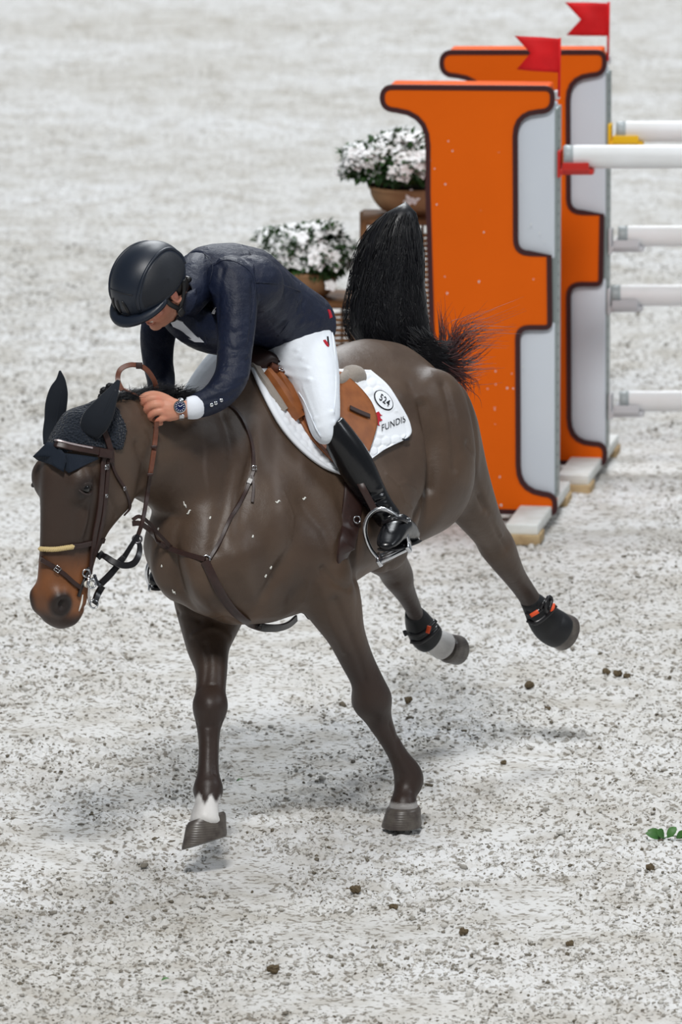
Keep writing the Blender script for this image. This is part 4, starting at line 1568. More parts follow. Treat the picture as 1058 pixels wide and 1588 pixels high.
limb_px(bm, [(530, 596, .10, 12, 1.6), (542, 586, .13, 18, 1.4), (549, 584, .16, 17, 1.3), (554, 588, .19, 10, 1.3)], 16, 3)
ellipsoid(bm, P(540, 588, .12), P(557, 583, .2) - P(540, 588, .12), UPV * px(17), FWD * .06)
obj('half_pad_roll', bm, M['fluff'], SADDLE)
# pommel straps and the point pocket in shadow under the thigh
pk = strap('d_ring_strap', [(414, 574), (424, 581)], .016, .006, M['leather_black'], SADDLE, .056)
p_, n_ = hit(424, 588, .05)
ring('d_ring', p_, n_, .009, .0022, M['chrome'], SADDLE)
# billet strap behind the knee, girth
strap('billet_strap', [(534, 640), (547, 646), (564, 653)], .018, .006, M['leather_dark'], SADDLE, .036)
strap('girth', [(548, 722), (547, 770), (540, 820), (532, 858), H(-.10, .14, .80), H(-.10, .04, .77), H(-.10, -.08, .78)], .075, .012, M['leather_dark'], SADDLE, .007)
p_, n_ = hit(551, 806, .016)
ring('girth_ring', p_, n_, .012, .0026, M['chrome'], SADDLE)

# stirrup leather and iron, left side (in the air beside the barrel)
def stirrup(arch, tread_c, tread_x, tread_d, leather, Ya, name):
    root = None
    bm = bmesh.new()
    band(bm, [P(*q) for q in leather], [-FWD] * len(leather), .024, .005, 3)
    lw = obj('stirrup_leather', bm, M['leather_dark'], SADDLE)
    bm = bmesh.new()
    tube(bm, [P(*q[:3]) for q in arch], [q[3] for q in arch], 10, 4)
    ir = obj('stirrup_iron', bm, M['chrome'], lw)
    bm = bmesh.new()
    n_ = tread_x.cross(tread_d).normalized()
    box(bm, tread_c, tread_x, tread_d, n_ * .006, .004)
    for k in (-1, 0, 1):
        box(bm, tread_c + tread_d * (k * .6) + n_ * .007 * (1 if n_.z > 0 else -1), tread_x * .85, tread_d * .12, n_ * .003)
    box(bm, tread_c - tread_x - n_ * .0, tread_x * .14, tread_d * 1.1, n_ * .013, .004)
    box(bm, tread_c + tread_x - n_ * .0, tread_x * .14, tread_d * 1.1, n_ * .013, .004)
    tag(obj('stirrup_tread', bm, M['chrome'], lw), 'polished tread with dark grip bars')
    return lw
SY = hit(572, 835)[0].y - .07
stirrup([(587, 867, SY, .008), (574, 850, SY, .008), (566, 825, SY, .008), (570, 803, SY, .0075), (584, 790, SY, .0075), (600, 791, SY, .0075), (618, 803, SY - .01, .0075), (629, 824, SY - .02, .008), (634, 845, SY - .02, .008)],
        P(611, 857, SY - .01), (P(634, 846, SY - .02) - P(589, 868, SY)) / 2, (FWD + UPV * .5) * .028, [(545, 722, hit(545, 722)[0].y - .05), (560, 752, SY - .0), (575, 780, SY), (583, 795, SY)], SY, 'near')
# right stirrup beyond the chest
stirrup([(234, 912, .26, .008), (228, 890, .26, .008), (234, 868, .26, .0075), (248, 858, .26, .0075), (262, 868, .26, .0075), (268, 892, .26, .008), (262, 915, .26, .008)],
        P(247, 913, .26), (P(263, 915, .26) - P(233, 911, .26)) / 2, FWD * .028, [(330, 700, .30), (280, 800, .28), (250, 858, .26)], .26, 'off')

# ---- ear bonnet
BON = empty('ear_bonnet', HD(0, .05, 0), 'black knitted ear bonnet with two ears, worn over the horse\'s poll', 'ear bonnet')
def shell(name, me, keep, off, mat, parent):
    """garment cut from the skin itself: keeps the faces whose vertices pass, lifted by off, with thickness"""
    v, nn = coords(me), vnormals(me)
    k = keep(v)
    idx = np.full(len(v), -1)
    V, F, B = [], [], {}
    for p in me.polygons:
        vs = list(p.vertices)
        if all(k[i] for i in vs):
            for i in vs:
                if idx[i] < 0:
                    idx[i] = len(V)
                    V.append(v[i] + nn[i] * off[i] if hasattr(off, '__len__') else v[i] + nn[i] * off)
            f = [int(idx[i]) for i in vs]
            F.append(f)
            for a, b in zip(f, f[1:] + f[:1]): B[(a, b)] = 1
    n0 = len(V)
    inner = {}
    rim = [(a, b) for a, b in B if (b, a) not in B]
    inv = {int(idx[i]): i for i in range(len(v)) if idx[i] >= 0}
    for a, b in rim:
        for q in (a, b):
            if q not in inner:
                inner[q] = len(V)
                V.append(v[inv[q]] - nn[inv[q]] * .004)
        F.append([b, a, inner[a], inner[b]])
    return raw(name, V, F, mat, parent)
def in_bonnet(v):
    rel = v - np.array(POLL)
    t, f, l = rel @ np.array(HA), rel @ np.array(HFP), rel @ np.array(HL)
    return (v[:, 1] < -.5) & (t > -.2) & (t < .105 + .02 * np.cos(l * 30)) & (f > -.115 + .35 * np.abs(t - .02)) & (f < .2)
bon = shell('knitted_cap', horse_me, in_bonnet, .008, M['bonnet'], BON)
def ear(pts, fold):
    bm = bmesh.new()
    limb(bm, [(P(x, y, Y), px(w, Y), px(w, Y) * .42) for x, y, Y, w in pts], 18, 5, None, .8)
    e = obj('ear', bm, M['bonnet_ear'], BON)
    bm = bmesh.new()
    tube(bm, [P(x + fold * w * .55, y, Y) - FWD * px(w * .32, Y) for x, y, Y, w in pts[1:-1]], [.004, .005, .005, .003][:len(pts) - 2], 8, 4)
    obj('ear_seam', bm, M['bonnet_ear'], e)
EYR, EYL = POLL.y + .05, POLL.y - .07
ear([(76, 690, EYR - .03, 9), (79, 672, EYR - .01, 13), (84, 652, EYR, 15.5), (87, 628, EYR, 17), (91, 606, EYR, 14.5), (94, 590, EYR, 8), (93, 575, EYR, 1.5)], .5)
ear([(138, 672, EYL, 17), (147, 655, EYL - .01, 22), (158, 638, EYL - .01, 20), (168, 620, EYL, 14), (177, 604, EYL + .02, 8), (184, 590, EYL + .04, 3)], .45)
# scalloped cloth edge and the fly flap blown up over the browband
def flap_cloth(name, pix, Yoff, mat):
    q = []
    for x, y in pix:
        p, n = hit(x, y, .012)
        if p is None:
            p = P(x, y, HD(.08, .12, -.05).y - .03)
        q.append(p - FWD * Yoff)
    bm = bmesh.new()
    n_ = (CAM - q[0]).normalized()
    c = sum(q, Vector((0, 0, 0))) / len(q) + n_ * .012
    A = [bm.verts.new(p) for p in q]
    B = [bm.verts.new(p - n_ * .006) for p in q]
    ca, cb = bm.verts.new(c), bm.verts.new(c - n_ * .01)
    for i in range(len(q)):
        j = (i + 1) % len(q)
        bm.faces.new((A[i], A[j], ca)); bm.faces.new((B[j], B[i], cb)); bm.faces.new((A[i], B[i], B[j], A[j]))
    bmesh.ops.subdivide_edges(bm, edges=bm.edges[:], cuts=2, smooth=.4, use_grid_fill=True)
    return obj(name, bm, mat, BON)
M['bonnet_rib'] = material('ribbed_bonnet_edge', (28, 36, 48), .8, .25, bump=('wavex', 90, .5, .003))
flap_cloth('fly_flap', [(51, 708), (62, 697), (74, 685), (88, 690), (101, 704), (103, 716), (100, 733), (82, 722), (63, 716)], .012, M['bonnet_rib'])
flap_cloth('fly_flap', [(101, 704), (118, 706), (148, 709), (150, 712), (134, 722), (120, 730), (109, 735), (102, 730)], .0, M['bonnet_rib'])

# ---- bridle with reins
BRI = empty('bridle', HD(.1, .1, .05), 'dark brown leather bridle with rope noseband, bit and reins on the horse\'s head', 'bridle')
strap('browband', [(62, 686), (72, 687), (90, 691), (112, 695), (140, 699), (169, 703)], .026, .008, M['leather_dark'], BRI, .018)
b_ = strap('browband_piping', [(66, 683.5), (90, 687), (112, 691.5), (138, 696)], .006, .006, material('silver_piping', (176, 164, 166), .3, .5, .2), BRI, .023)
strap('keeper_loop', [(148, 702), (170, 704)], .030, .010, M['leather_dark'], BRI, .0195)
strap('headpiece', [(160, 668), (166, 684), (170, 702), (169, 716)], .02, .007, M['leather_dark'], BRI, .016)
strap('cheekpiece', [(164, 700), (159, 714), (157, 738), (153, 787), (145, 828), (140, 868), (137, 890)], .020, .007, M['leather_dark'], BRI, .007)
strap('cheekpiece', [(166, 712), (163, 760), (158, 795), (150, 835), (144, 860)], .014, .006, M['leather_dark'], BRI, .010)
buckle(*hit(162, 724, .013), P(160, 730, -.8) - P(163, 715, -.8), .012, BRI)
buckle(*hit(160, 768, .015), P(160, 775, -.8) - P(162, 755, -.8), .009, BRI)
strap('throatlatch', [(168, 706), (178, 735), (192, 758), (200, 784), (206, 812)], .011, .005, M['leather_dark'], BRI, .006)
buckle(*hit(190, 757, .012), P(193, 760, -.8) - P(188, 750, -.8), .009, BRI)
strap('noseband', [(52, 850), (60, 851), (68, 852)], .026, .007, M['leather_dark'], BRI, .005)
strap('noseband', [(109, 847), (124, 846), (142, 842), (160, 838)], .018, .006, M['leather_dark'], BRI, .005)
# twisted rope over the nose: two strands wound round each other
q, nn_ = on_skin([(65, 851), (76, 851.5), (88, 851), (100, 849), (111, 847)], .009)
cs = [Vector(c) for c in catmull([list(p) for p in q], 14)]
bm = bmesh.new()
for ph in (0, math.pi * 2 / 3, math.pi * 4 / 3):
    pts = []
    for i, c in enumerate(cs):
        t = (cs[min(i + 1, len(cs) - 1)] - cs[max(i - 1, 0)]).normalized()
        a = t.cross(FWD).normalized(); b = a.cross(t)
        an = ph + i * .62
        pts.append(c + (a * math.cos(an) + b * math.sin(an)) * .0045)
    tube(bm, pts, .0048, 6, 1)
tag(obj('rope_noseband', bm, M['rope'], BRI), 'cream twisted rope across the nose')
strap('noseband_loop', [(61, 846), (60, 858), (57, 872)], .024, .007, M['leather_dark'], BRI, .012)
strap('flash_strap', [(54, 869), (66, 866), (82, 878), (98, 890), (112, 903), (124, 912)], .016, .006, M['leather_dark'], BRI, .006)
buckle(*hit(88, 882, .013), P(98, 890, -.9) - P(82, 878, -.9), .015, BRI)
strap('flash_strap', [(136, 880), (131, 895), (124, 912), (120, 925)], .012, .006, M['leather_black'], BRI, .006)
# bit: ring, white roller boss, shank and curb ring on the left cheek
BY = hit(134, 895)[0].y - .02
ring('bit_ring', P(134, 889, BY), -FWD + RIGHT * .3, px(6.0, -.8), .0032, M['chrome'], BRI)
bm = bmesh.new()
ellipsoid(bm, P(137, 906, BY - .005), RIGHT * .016, FWD * .010, UPV * .013)
boss = tag(obj('bit_boss', bm, material('white_bit_boss', (226, 224, 214), .35, .5), BRI), 'white roller at the corner of the mouth')
ring('bit_ring', P(142, 905, BY - .012), -FWD + RIGHT * .5, px(7, -.8), .0038, M['chrome'], BRI)
bm = bmesh.new()
tube(bm, [P(136, 893, BY), P(138, 905, BY - .012), P(137, 922, BY), P(139, 935, BY)], [.004, .0055, .005, .004], 8, 3)
obj('bit_shank', bm, M['chrome'], BRI)
ring('curb_ring', P(145.5, 937, BY), -FWD + RIGHT * .3, px(6.2, -.8), .0036, M['chrome'], BRI)
bm = bmesh.new()
for k in range(9):
    t = k / 8
    ellipsoid(bm, P(147 + 8 * t, 893 + 14 * t + 4 * math.sin(t * 3), BY + .01), RIGHT * .006, FWD * .004, UPV * .006, 8, 6)
tag(obj('curb_chain', bm, material('dark_steel', (70, 72, 78), .3, .5, .9), BRI), kind='stuff')
# reins and the running loop, in the air between head, chest and hand
HAND = None
hy = hit(246, 640)[0].y
def air_strap(name, pts, w, t, mat, nrm=None):
    bm = bmesh.new()
    band(bm, [P(*q) for q in pts], [nrm or (-FWD + RIGHT * .35)] * len(pts), w, t, 5)
    return obj(name, bm, mat, BRI, sharp=40)
AY = -.86
air_strap('rein', [(147, 935, BY), (152, 921, -.86), (159, 909, -.85)], [.020, .022, .022], .012, M['leather_black'])
air_strap('rein', [(157, 905, -.86), (172, 890, -.84), (190, 868, -.82), (204, 846, -.80), (214, 830, -.78)], [.022, .022, .018, .014, .014], .012, M['leather_black'])
air_strap('rein', [(143, 898, BY), (150, 902, -.86), (159, 906, -.86)], .012, .006, M['leather_black'])
hr = [hit(238, 700), hit(243, 660)]
air_strap('rein', [(213, 834, -.78), (222, 805, -.76), (229, 765, hit(229, 765)[0].y - .03), (233, 735, hit(233, 735)[0].y - .04)], .014, .006, M['leather_dark'])
air_strap('rein', [(233, 737, hit(233, 735)[0].y - .04), (238, 705, hr[0][0].y - .045), (241, 680, hr[1][0].y - .05), (243, 654, hr[1][0].y - .06)], .017, .006, M['leather_mid'])
for x, y in ((242, 662), (239, 693), (233, 736)):
    p, n = P(x, y, hit(x, y)[0].y - .045), None
    bm = bmesh.new()
    box(bm, p, RIGHT * .011, FWD * .006, UPV * .005, .002)
    obj('rein_stop', bm, M['leather_dark'], BRI)
air_strap('running_loop', [(153, 860, -.80), (163, 863, -.84), (177, 872, -.86), (193, 877, -.86), (207, 874, -.85), (215, 862, -.83), (217, 848, -.80), (213, 834, -.78)], [.012, .020, .022, .022, .022, .02, .016, .012], .010, M['leather_black'])
ring('martingale_ring', P(213, 836, -.785), -FWD + UPV * .6, px(7, -.8), .0036, material('dark_steel_ring', (96, 94, 98), .3, .5, .9), BRI)
bm = bmesh.new()
for c in ((188, 868, -.84), (156, 861, -.82)):
    box(bm, P(*c), (RIGHT + UPV) * .010, (RIGHT - UPV) * .007, FWD * .010, .003)
    o_ = obj('rein_stop', bm, M['leather_black'], BRI)
    bm = bmesh.new()
bm.free()
# loop of the right rein standing up above the mane
cy = crest(215).y
air_strap('rein', [(190, 606, cy - .03), (183, 590, cy), (186, 574, cy + .01), (200, 566, cy + .02), (216, 567, cy + .03), (229, 575, cy + .04), (239, 590, cy + .05), (243, 604, cy + .06)], .017, .006, M['leather_mid'], -FWD + UPV * .2)
bm = bmesh.new()
box(bm, P(216, 567, cy + .027), RIGHT * .011, FWD * .007, UPV * .011, .002)
obj('rein_stop', bm, M['leather_dark'], BRI)
air_strap('rein', [(193, 603, cy - .05), (204, 609, cy - .07), (216, 616, hy - .02)], .014, .006, M['leather_mid'], UPV)

# ---- breastplate
BRE = empty('breastplate', hit(318, 866)[0], 'brown leather breastplate crossing the horse\'s chest', 'breastplate')
strap('shoulder_strap', [(350, 626), (366, 638), (380, 660), (391, 695), (393, 732)], .013, .006, M['leather_dark'], BRE, .005)
strap('shoulder_strap', [(394, 728), (386, 752), (371, 780), (356, 806), (342, 840), (325, 866)], .013, .006, M['leather_dark'], BRE, .005)
strap('strap_end', [(391, 738), (393, 756), (391, 780)], .010, .004, M['leather_dark'], BRE, .008)
buckle(*hit(394, 727, .010), P(393, 740, -.3) - P(394, 720, -.3), .012, BRE)
strap('keeper_loop', [(389, 744), (386, 751)], .018, .010, M['leather_black'], BRE, .006)
strap('chest_strap', [(206, 812, -.72), (217, 812, -.70), (232, 822, -.66), (250, 842), (280, 856), (318, 868)], .018, .007, M['leather_dark'], BRE, .011)
strap('chest_strap', [(206, 806, -.72), (216, 801, -.70), (230, 810, -.66), (248, 830, -.60), (266, 848)], .013, .006, M['leather_dark'], BRE, .011)
p_, n_ = hit(320, 867, .006)
ring('chest_ring', p_, n_, .012, .003, M['chrome'], BRE)
strap('girth_strap', [(318, 870), (332, 900), (346, 925), (362, 945), (378, 958), (392, 968, -.36), (404, 972, -.33)], .030, .007, M['leather_dark'], BRE, .009)
bm = bmesh.new()
band(bm, [P(400, 971, -.34), P(412, 974, -.30), P(432, 974, -.22), (P(448, 969, -.15)), P(460, 959, -.08)], [-FWD + UPV * -.3] * 5, [.03, .03, .028, .026, .024], .007, 4)
obj('girth_loop', bm, M['leather_black'], BRE, sharp=40)
buckle(P(402, 971, -.345), -FWD, P(412, 974, -.3) - P(400, 971, -.34), .016, BRE, M['leather_black'])

# ---- fetlock boots on the hind legs
def fetlock_boot(label, limb_pts, strap_pts, tabs, tie):
    root = empty('fetlock_boot', P(*limb_pts[-1][:3]), label, 'horse boot', 'fetlock boots on the hind legs')
    bm = bmesh.new()
    limb_px(bm, limb_pts, 22, 4, .12)
    obj('shell', bm, M['boot_neoprene'], root)
    for a in strap_pts:
        bm = bmesh.new()
        band(bm, [P(*q) for q in a], [-FWD] * len(a), .016, .008, 4)
        obj('strap', bm, M['leather_black'], root)
    for a in tabs:
        bm = bmesh.new()
        band(bm, [P(*q) for q in a], [-FWD] * len(a), .015, .006, 3)
        obj('tab', bm, M['orange_tab'], root)
    for a in tie:
        bm = bmesh.new()
        tube(bm, [P(*q) for q in a], .006, 8, 4)
        obj('closure', bm, M['leather_black'], root)
fetlock_boot('black fetlock boot with orange tabs on the raised left hind leg, covering the pastern',
             [(820, 928, 1.02, 15, 1.1), (831, 941, 1.05, 20.5, 1.1), (842, 957, 1.07, 25.5, 1.05), (852, 968, 1.09, 28.5, 1.0), (862, 975, 1.10, 29.0, 1.0), (868, 979, 1.11, 28, 1.0)],
             [[(816, 950, .97), (826, 953, .95), (842, 942, .96), (852, 928, .99)], [(818, 962, .98), (832, 966, .96), (850, 953, .98), (862, 939, 1.01)]],
             [[(823, 955, .945), (830, 951, .942), (835, 948, .943)], [(853, 946, .965), (857, 943, .97), (858, 936, .98)]],
             [[(848, 950, .965), (846, 938, .95), (851, 925, .97), (856, 930, .98), (852, 945, .96)], [(838, 944, .95), (842, 936, .95), (846, 932, .96)]])
fetlock_boot('black fetlock boot above the white pastern of the right hind leg',
             [(642, 950, 1.21, 14, 1.1), (647, 961, 1.24, 19.5, 1.1), (654, 975, 1.27, 24, 1.05), (662, 986, 1.29, 25.5, 1.0), (668, 991, 1.30, 24, 1.0)],
             [[(634, 983, 1.18), (648, 985, 1.16), (664, 975, 1.17), (676, 962, 1.20)], [(637, 995, 1.19), (652, 996, 1.17), (668, 985, 1.18), (680, 972, 1.21)]],
             [[(663, 982, 1.16), (665, 975, 1.165), (666, 971, 1.17)]],
             [[(640, 985, 1.18), (632, 982, 1.17), (627, 979, 1.17), (630, 986, 1.17)]])
# ---------------------------------------------------------------- the rider
PER = empty('person', P(478, 520, .12), 'rider in a dark navy jacket, white breeches and helmet, bent low over the horse\'s neck', 'person')

# head frame: looking down past the horse's right ear
RF = (RIGHT * -.585 + UPV * -.746 - FWD * .32).normalized()
RU = (RIGHT * -.38 + UPV * .70 - FWD * .60)
RU = (RU - RF * RU.dot(RF)).normalized()
RL = RU.cross(RF)
if RL.x < 0: RL = -RL
HC = P(242, 451, -.50)
def RH(f, u, l):
    return HC + RF * f + RU * u + RL * l

HAND_Y = hit(248, 642)[0].y - .05

# torso frame
PEL, SHO = P(460, 506, .11), P(322, 441, -.25)
TA = (SHO - PEL).normalized()
TB = (UPV - TA * UPV.dot(TA)).normalized()          # towards the rider's back
TS = LATV - TA * LATV.dot(TA)
TS = (TS - TB * TS.dot(TB)).normalized()
TLEN = (SHO - PEL).length
def TT(t, b, s):
    return PEL + TA * (t * TLEN) + TB * b + TS * s

ARM_L = [(345, 424, -.31, 36, 1), (358, 440, -.35, 40, 1), (366, 470, -.39, 34, 1), (367, 505, -.43, 30, 1), (364, 545, -.47, 27.5, 1), (360, 580, -.51, 27, 1), (345, 606, -.55, 25, 1), (325, 622, -.59, 22, 1), (304, 630, -.625, 19.5, 1)]
ARM_R = [(268, 440, -.12, 34, 1), (256, 480, -.13, 32, 1), (245, 520, -.16, 28, 1), (245, 560, -.20, 24, 1), (250, 592, -.27, 22, 1), (246, 620, -.38, 19, 1)]
LEG_L = [(455, 515, .06, 60, .8), (469, 548, -.01, 55, .95), (485, 580, -.09, 43, 1), (496, 615, -.17, 32, 1.1), (501, 645, -.225, 27, 1.15), (504, 668, -.255, 22, 1.2), (508, 682, -.25, 14, 1.2)]
LEG_R = [(440, 518, .26, 50, 1), (400, 540, .25, 46, 1), (350, 575, .22, 38, 1), (315, 615, .19, 32, 1), (300, 645, .17, 26, 1), (296, 664, .17, 16, 1)]
SHIN_L = [(513, 656, -.24, 21, 1.2), (526, 680, -.24, 26, 1.1), (544, 708, -.235, 28, 1.05), (560, 736, -.225, 27, 1.05), (576, 763, -.21, 23, 1.1), (592, 788, -.20, 20.5, 1.15), (605, 806, -.20, 20.5, 1.2)]
SHIN_R = [(296, 655, .18, 24, 1), (285, 720, .22, 25, 1), (270, 800, .26, 19, 1), (255, 868, .27, 17, 1)]

# ---- body: one continuous skin (clothes and helmet lie over it)
def thin(l, k, d=0):
    return [(x, y, Y + d, w * k, f) for x, y, Y, w, f in l]
bm = bmesh.new()
loft(bm, [(TT(-.02, 0, 0), TB * .07, TS * .10), (TT(.2, 0, 0), TB * .085, TS * .125), (TT(.6, .02, 0), TB * .10, TS * .15), (TT(.92, .02, 0), TB * .085, TS * .16), (TT(1.06, .01, 0), TB * .06, TS * .08)], 20, .4)
limb_px(bm, thin(ARM_L, .72)[1:-1] + [(300, 632, -.628, 14.5, .9), (286, 634.5, HAND_Y + .012, 13, .8), (274, 635, HAND_Y + .004, 16.5, .75), (262, 635, HAND_Y - .004, 18.5, .7), (250, 634, HAND_Y - .004, 17.5, .7)], 16, 4, .5)
limb_px(bm, thin(ARM_R, .72) + [(236, 634, -.44, 15, .8), (226, 640, -.46, 14, .8)], 16, 4)
limb_px(bm, thin(LEG_L, .82) + thin(SHIN_L[2:], .78), 16, 3)
limb_px(bm, thin(LEG_R, .8) + thin(SHIN_R[1:], .78), 16, 3)
# left hand: four fingers closed over the rein, each of its own length, thumb along the top
Yh = HAND_Y
for pts in ([(256, 622, Yh - .004, 7.2, .95), (244, 617.5, Yh - .012, 7.0, .95), (232, 618, Yh - .014, 6.6, .95), (222.5, 623.5, Yh - .004, 6.0, 1), (222, 630, Yh + .014, 5.4, 1), (230, 634, Yh + .022, 4.8, 1)],
            [(258, 631, Yh - .010, 7.4, .95), (247, 627.5, Yh - .020, 7.2, .95), (236, 628.5, Yh - .022, 6.8, .95), (227.5, 634.5, Yh - .012, 6.2, 1), (227, 641, Yh + .008, 5.6, 1), (236, 645, Yh + .018, 5, 1)],
            [(261, 640, Yh - .012, 7.2, .95), (251, 637.5, Yh - .021, 7.0, .95), (241, 639.5, Yh - .022, 6.5, .95), (233.5, 645.5, Yh - .012, 5.9, 1), (234, 651, Yh + .006, 5.3, 1), (243, 653, Yh + .014, 4.8, 1)],
            [(266, 648, Yh - .008, 6.6, .95), (258, 647, Yh - .018, 6.4, .95), (250, 649.5, Yh - .020, 6.0, .95), (244, 654, Yh - .012, 5.4, 1), (245, 657, Yh + .004, 4.8, 1), (251, 656, Yh + .012, 4.4, 1)],
            [(268, 624, Yh + .008, 8.0, .9), (252, 615, Yh + .004, 7.2, .95), (238, 611.5, Yh + .002, 6.6, .95), (226, 613.5, Yh + .000, 6.0, .95), (218, 617.5, Yh + .000, 5.0, 1)]):
    limb_px(bm, [(x, y, Y, w * .90, k) for x, y, Y, w, k in pts], 10, 3, .8)
# neck and head
limb(bm, [(TT(1.0, .03, 0), .056, .056), (RH(-.05, -.11, 0), .050, .052), (RH(-.035, -.05, 0), .055, .058)], 16, 4)
hr_ = [(-.115, .045, -.005, .035), (-.09, .065, -.045, .052), (-.055, .083, -.075, .063), (-.01, .090, -.095, .070), (.04, .088, -.105, .074), (.085, .075, -.10, .070), (.12, .04, -.06, .045)]
loft(bm, [(RH((f + b) / 2, u, 0), RF * ((f - b) / 2), RL * w) for u, f, b, w in hr_], 20, .4)
ellipsoid(bm, RH(.068, -.092, 0), RF * .028, RU * .022, RL * .026)                      # chin
for sg in (1, -1):
    ellipsoid(bm, RH(.060, -.022, .040 * sg), RF * .028, RU * .028, RL * .026)           # cheek
    ellipsoid(bm, RH(.078, .024, .030 * sg), RF * .016, RU * .010, RL * .028)            # brow
    limb(bm, [(RH(-.02, -.052, .060 * sg), .016, .016), (RH(.03, -.082, .045 * sg), .015, .015), (RH(.062, -.096, .018 * sg), .014, .014)], 10, 3)   # jaw
    limb(bm, [(RH(.086, -.030, .010 * sg), .010, .010), (RH(.078, -.052, .034 * sg), .008, .008)], 8, 2)       # smile fold
limb(bm, [(RH(.086, .022, 0), .010, .009), (RH(.100, .0, 0), .011, .011), (RH(.113, -.022, 0), .0135, .013), (RH(.094, -.032, 0), .012, .010)], 12, 3)     # nose
for sg in (1, -1):
    ellipsoid(bm, RH(.100, -.024, .0125 * sg), RF * .013, RU * .009, RL * .0085)
limb(bm, [(RH(.078, -.051, .027), .003, .004), (RH(.094, -.046, .012), .0055, .006), (RH(.097, -.045, 0), .006, .006), (RH(.094, -.046, -.012), .0055, .006), (RH(.078, -.051, -.027), .003, .004)], 10, 3)
limb(bm, [(RH(.076, -.055, .025), .003, .004), (RH(.089, -.068, .010), .006, .006), (RH(.091, -.069, 0), .006, .006), (RH(.089, -.068, -.010), .006, .006), (RH(.076, -.055, -.025), .003, .004)], 10, 3)
# ears
for sg in (1, -1):
    c = RH(-.012, -.008, .079 * sg)
    k = [RF * .016 * math.cos(a) + RU * .030 * math.sin(a) for a in np.linspace(-2.2, 2.6, 9)]
    limb(bm, [(c + q + RL * sg * .004, .0055, .0055) for q in k], 8, 2)
    ellipsoid(bm, c - RL * sg * .004, RF * .014, RU * .026, RL * .007)
    ellipsoid(bm, c - RU * .030 + RF * .004, RF * .008, RU * .010, RL * .006)
body_me = remesh('rider_body', bm, 0.0028, 3)
v = coords(body_me)
def near(p, r):
    return np.linalg.norm(v - np.array(p), axis=1) / r
nn = vnormals(body_me)
# mouth opening and nostrils pressed in
for p, r, d in ((RH(.093, -.057, .0), .011, .007), (RH(.090, -.057, .012), .009, .006), (RH(.090, -.057, -.012), .009, .006)):
    w = np.clip(1 - near(p, r), 0, 1)
    v -= np.array(RF) * (w * d)[:, None]
set_coords(body_me, v)
base_c = np.array(lin(206, 146, 120)[:3]); pink = np.array(lin(196, 108, 96)[:3])
c = np.tile(base_c, (len(v), 1))
def cmix(col, w):
    global c
    w = np.clip(w, 0, 1)[:, None]
    c = c * (1 - w) + np.array(col) * w
cmix(pink, np.exp(-near(RH(.113, -.022, 0), .018) ** 2) * .8)
for sg in (1, -1):
    cmix(pink, np.exp(-near(RH(.06, -.025, .05 * sg), .028) ** 2) * .5)
    cmix(pink, np.exp(-near(RH(-.012, -.008, .082 * sg), .024) ** 2) * .6)
lip = lin(170, 92, 84)[:3]
for p in (RH(.098, -.046, 0), RH(.094, -.046, .012), RH(.094, -.046, -.012), RH(.092, -.069, 0), RH(.089, -.068, .011), RH(.089, -.068, -.011)):
    cmix(lip, np.exp(-near(p, .0075) ** 2) * .9)
for x, y in ((222, 622), (228, 632), (234, 643), (245, 652), (245, 618), (249, 628), (253, 638), (259, 647)):
    cmix(lin(214, 120, 100)[:3], np.exp(-near(P(x, y, Yh - .02), .011) ** 2) * .45)
# shaved stubble round the jaw
for sg in (1, -1):
    cmix(lin(120, 88, 74)[:3], np.exp(-near(RH(.035, -.085, .045 * sg), .035) ** 2) * .35)
color_attr(body_me, 'skin', c)
body = link('body', body_me, M['skin'], PER)
body_tree = bvh_of(body_me)
# teeth and eyes
bm = bmesh.new()
for k in range(-3, 4):
    ellipsoid(bm, RH(.0895 - abs(k) * .0012, -.0555, k * .0062), RF * .004, RU * .0048, RL * .0032, 8, 6)
tag(obj('teeth', bm, material('teeth', (226, 218, 204), .3, .5), PER), kind='stuff')
for sg in (1, -1):
    bm = bmesh.new()
    ellipsoid(bm, RH(.072, .006, .031 * sg), RF * .012, RU * .009, RL * .013)
    obj('eye', bm, M['eye'], PER)
# dark hair and sideburn below the helmet
bm = bmesh.new()
for sg in (1, -1):
    ellipsoid(bm, RH(.004, .008, .071 * sg), RF * .012, RU * .036, RL * .010)
ellipsoid(bm, RH(-.07, -.03, 0), RF * .045, RU * .055, RL * .066)
for sg in (1, -1):
    ellipsoid(bm, RH(-.048, -.005, .052 * sg), RF * .03, RU * .05, RL * .024)
hair_me = remesh('hair', bm, .004, 2)
link('hair', hair_me, M['black_hair'], PER)

# ---- clothes
def cloth(name, bm, voxel, smooth, mat, wrinkles=()):
    me = remesh(name, bm, voxel, smooth)
    v, nn = coords(me), vnormals(me)
    tree = bvh_of(me)
    def on(q):
        p = tree.ray_cast(CAM, ray(q[0], q[1]).normalized())[0]
        return p if p is not None else tree.find_nearest(P(*q))[0]
    for path, width, amt in wrinkles:
        pts = [on(q) for q in path]
        d = np.full(len(v), 9.0)
        for a, b in zip(pts, pts[1:]):
            a_, b_ = np.array(a), np.array(b)
            ab = b_ - a_
            t = np.clip(((v - a_) @ ab) / (ab @ ab), 0, 1)
            d = np.minimum(d, np.linalg.norm(v - (a_ + t[:, None] * ab), axis=1))
        v += nn * (amt * np.exp(-(d / width) ** 2))[:, None]
    set_coords(me, v)
    return link(name, me, mat, PER)

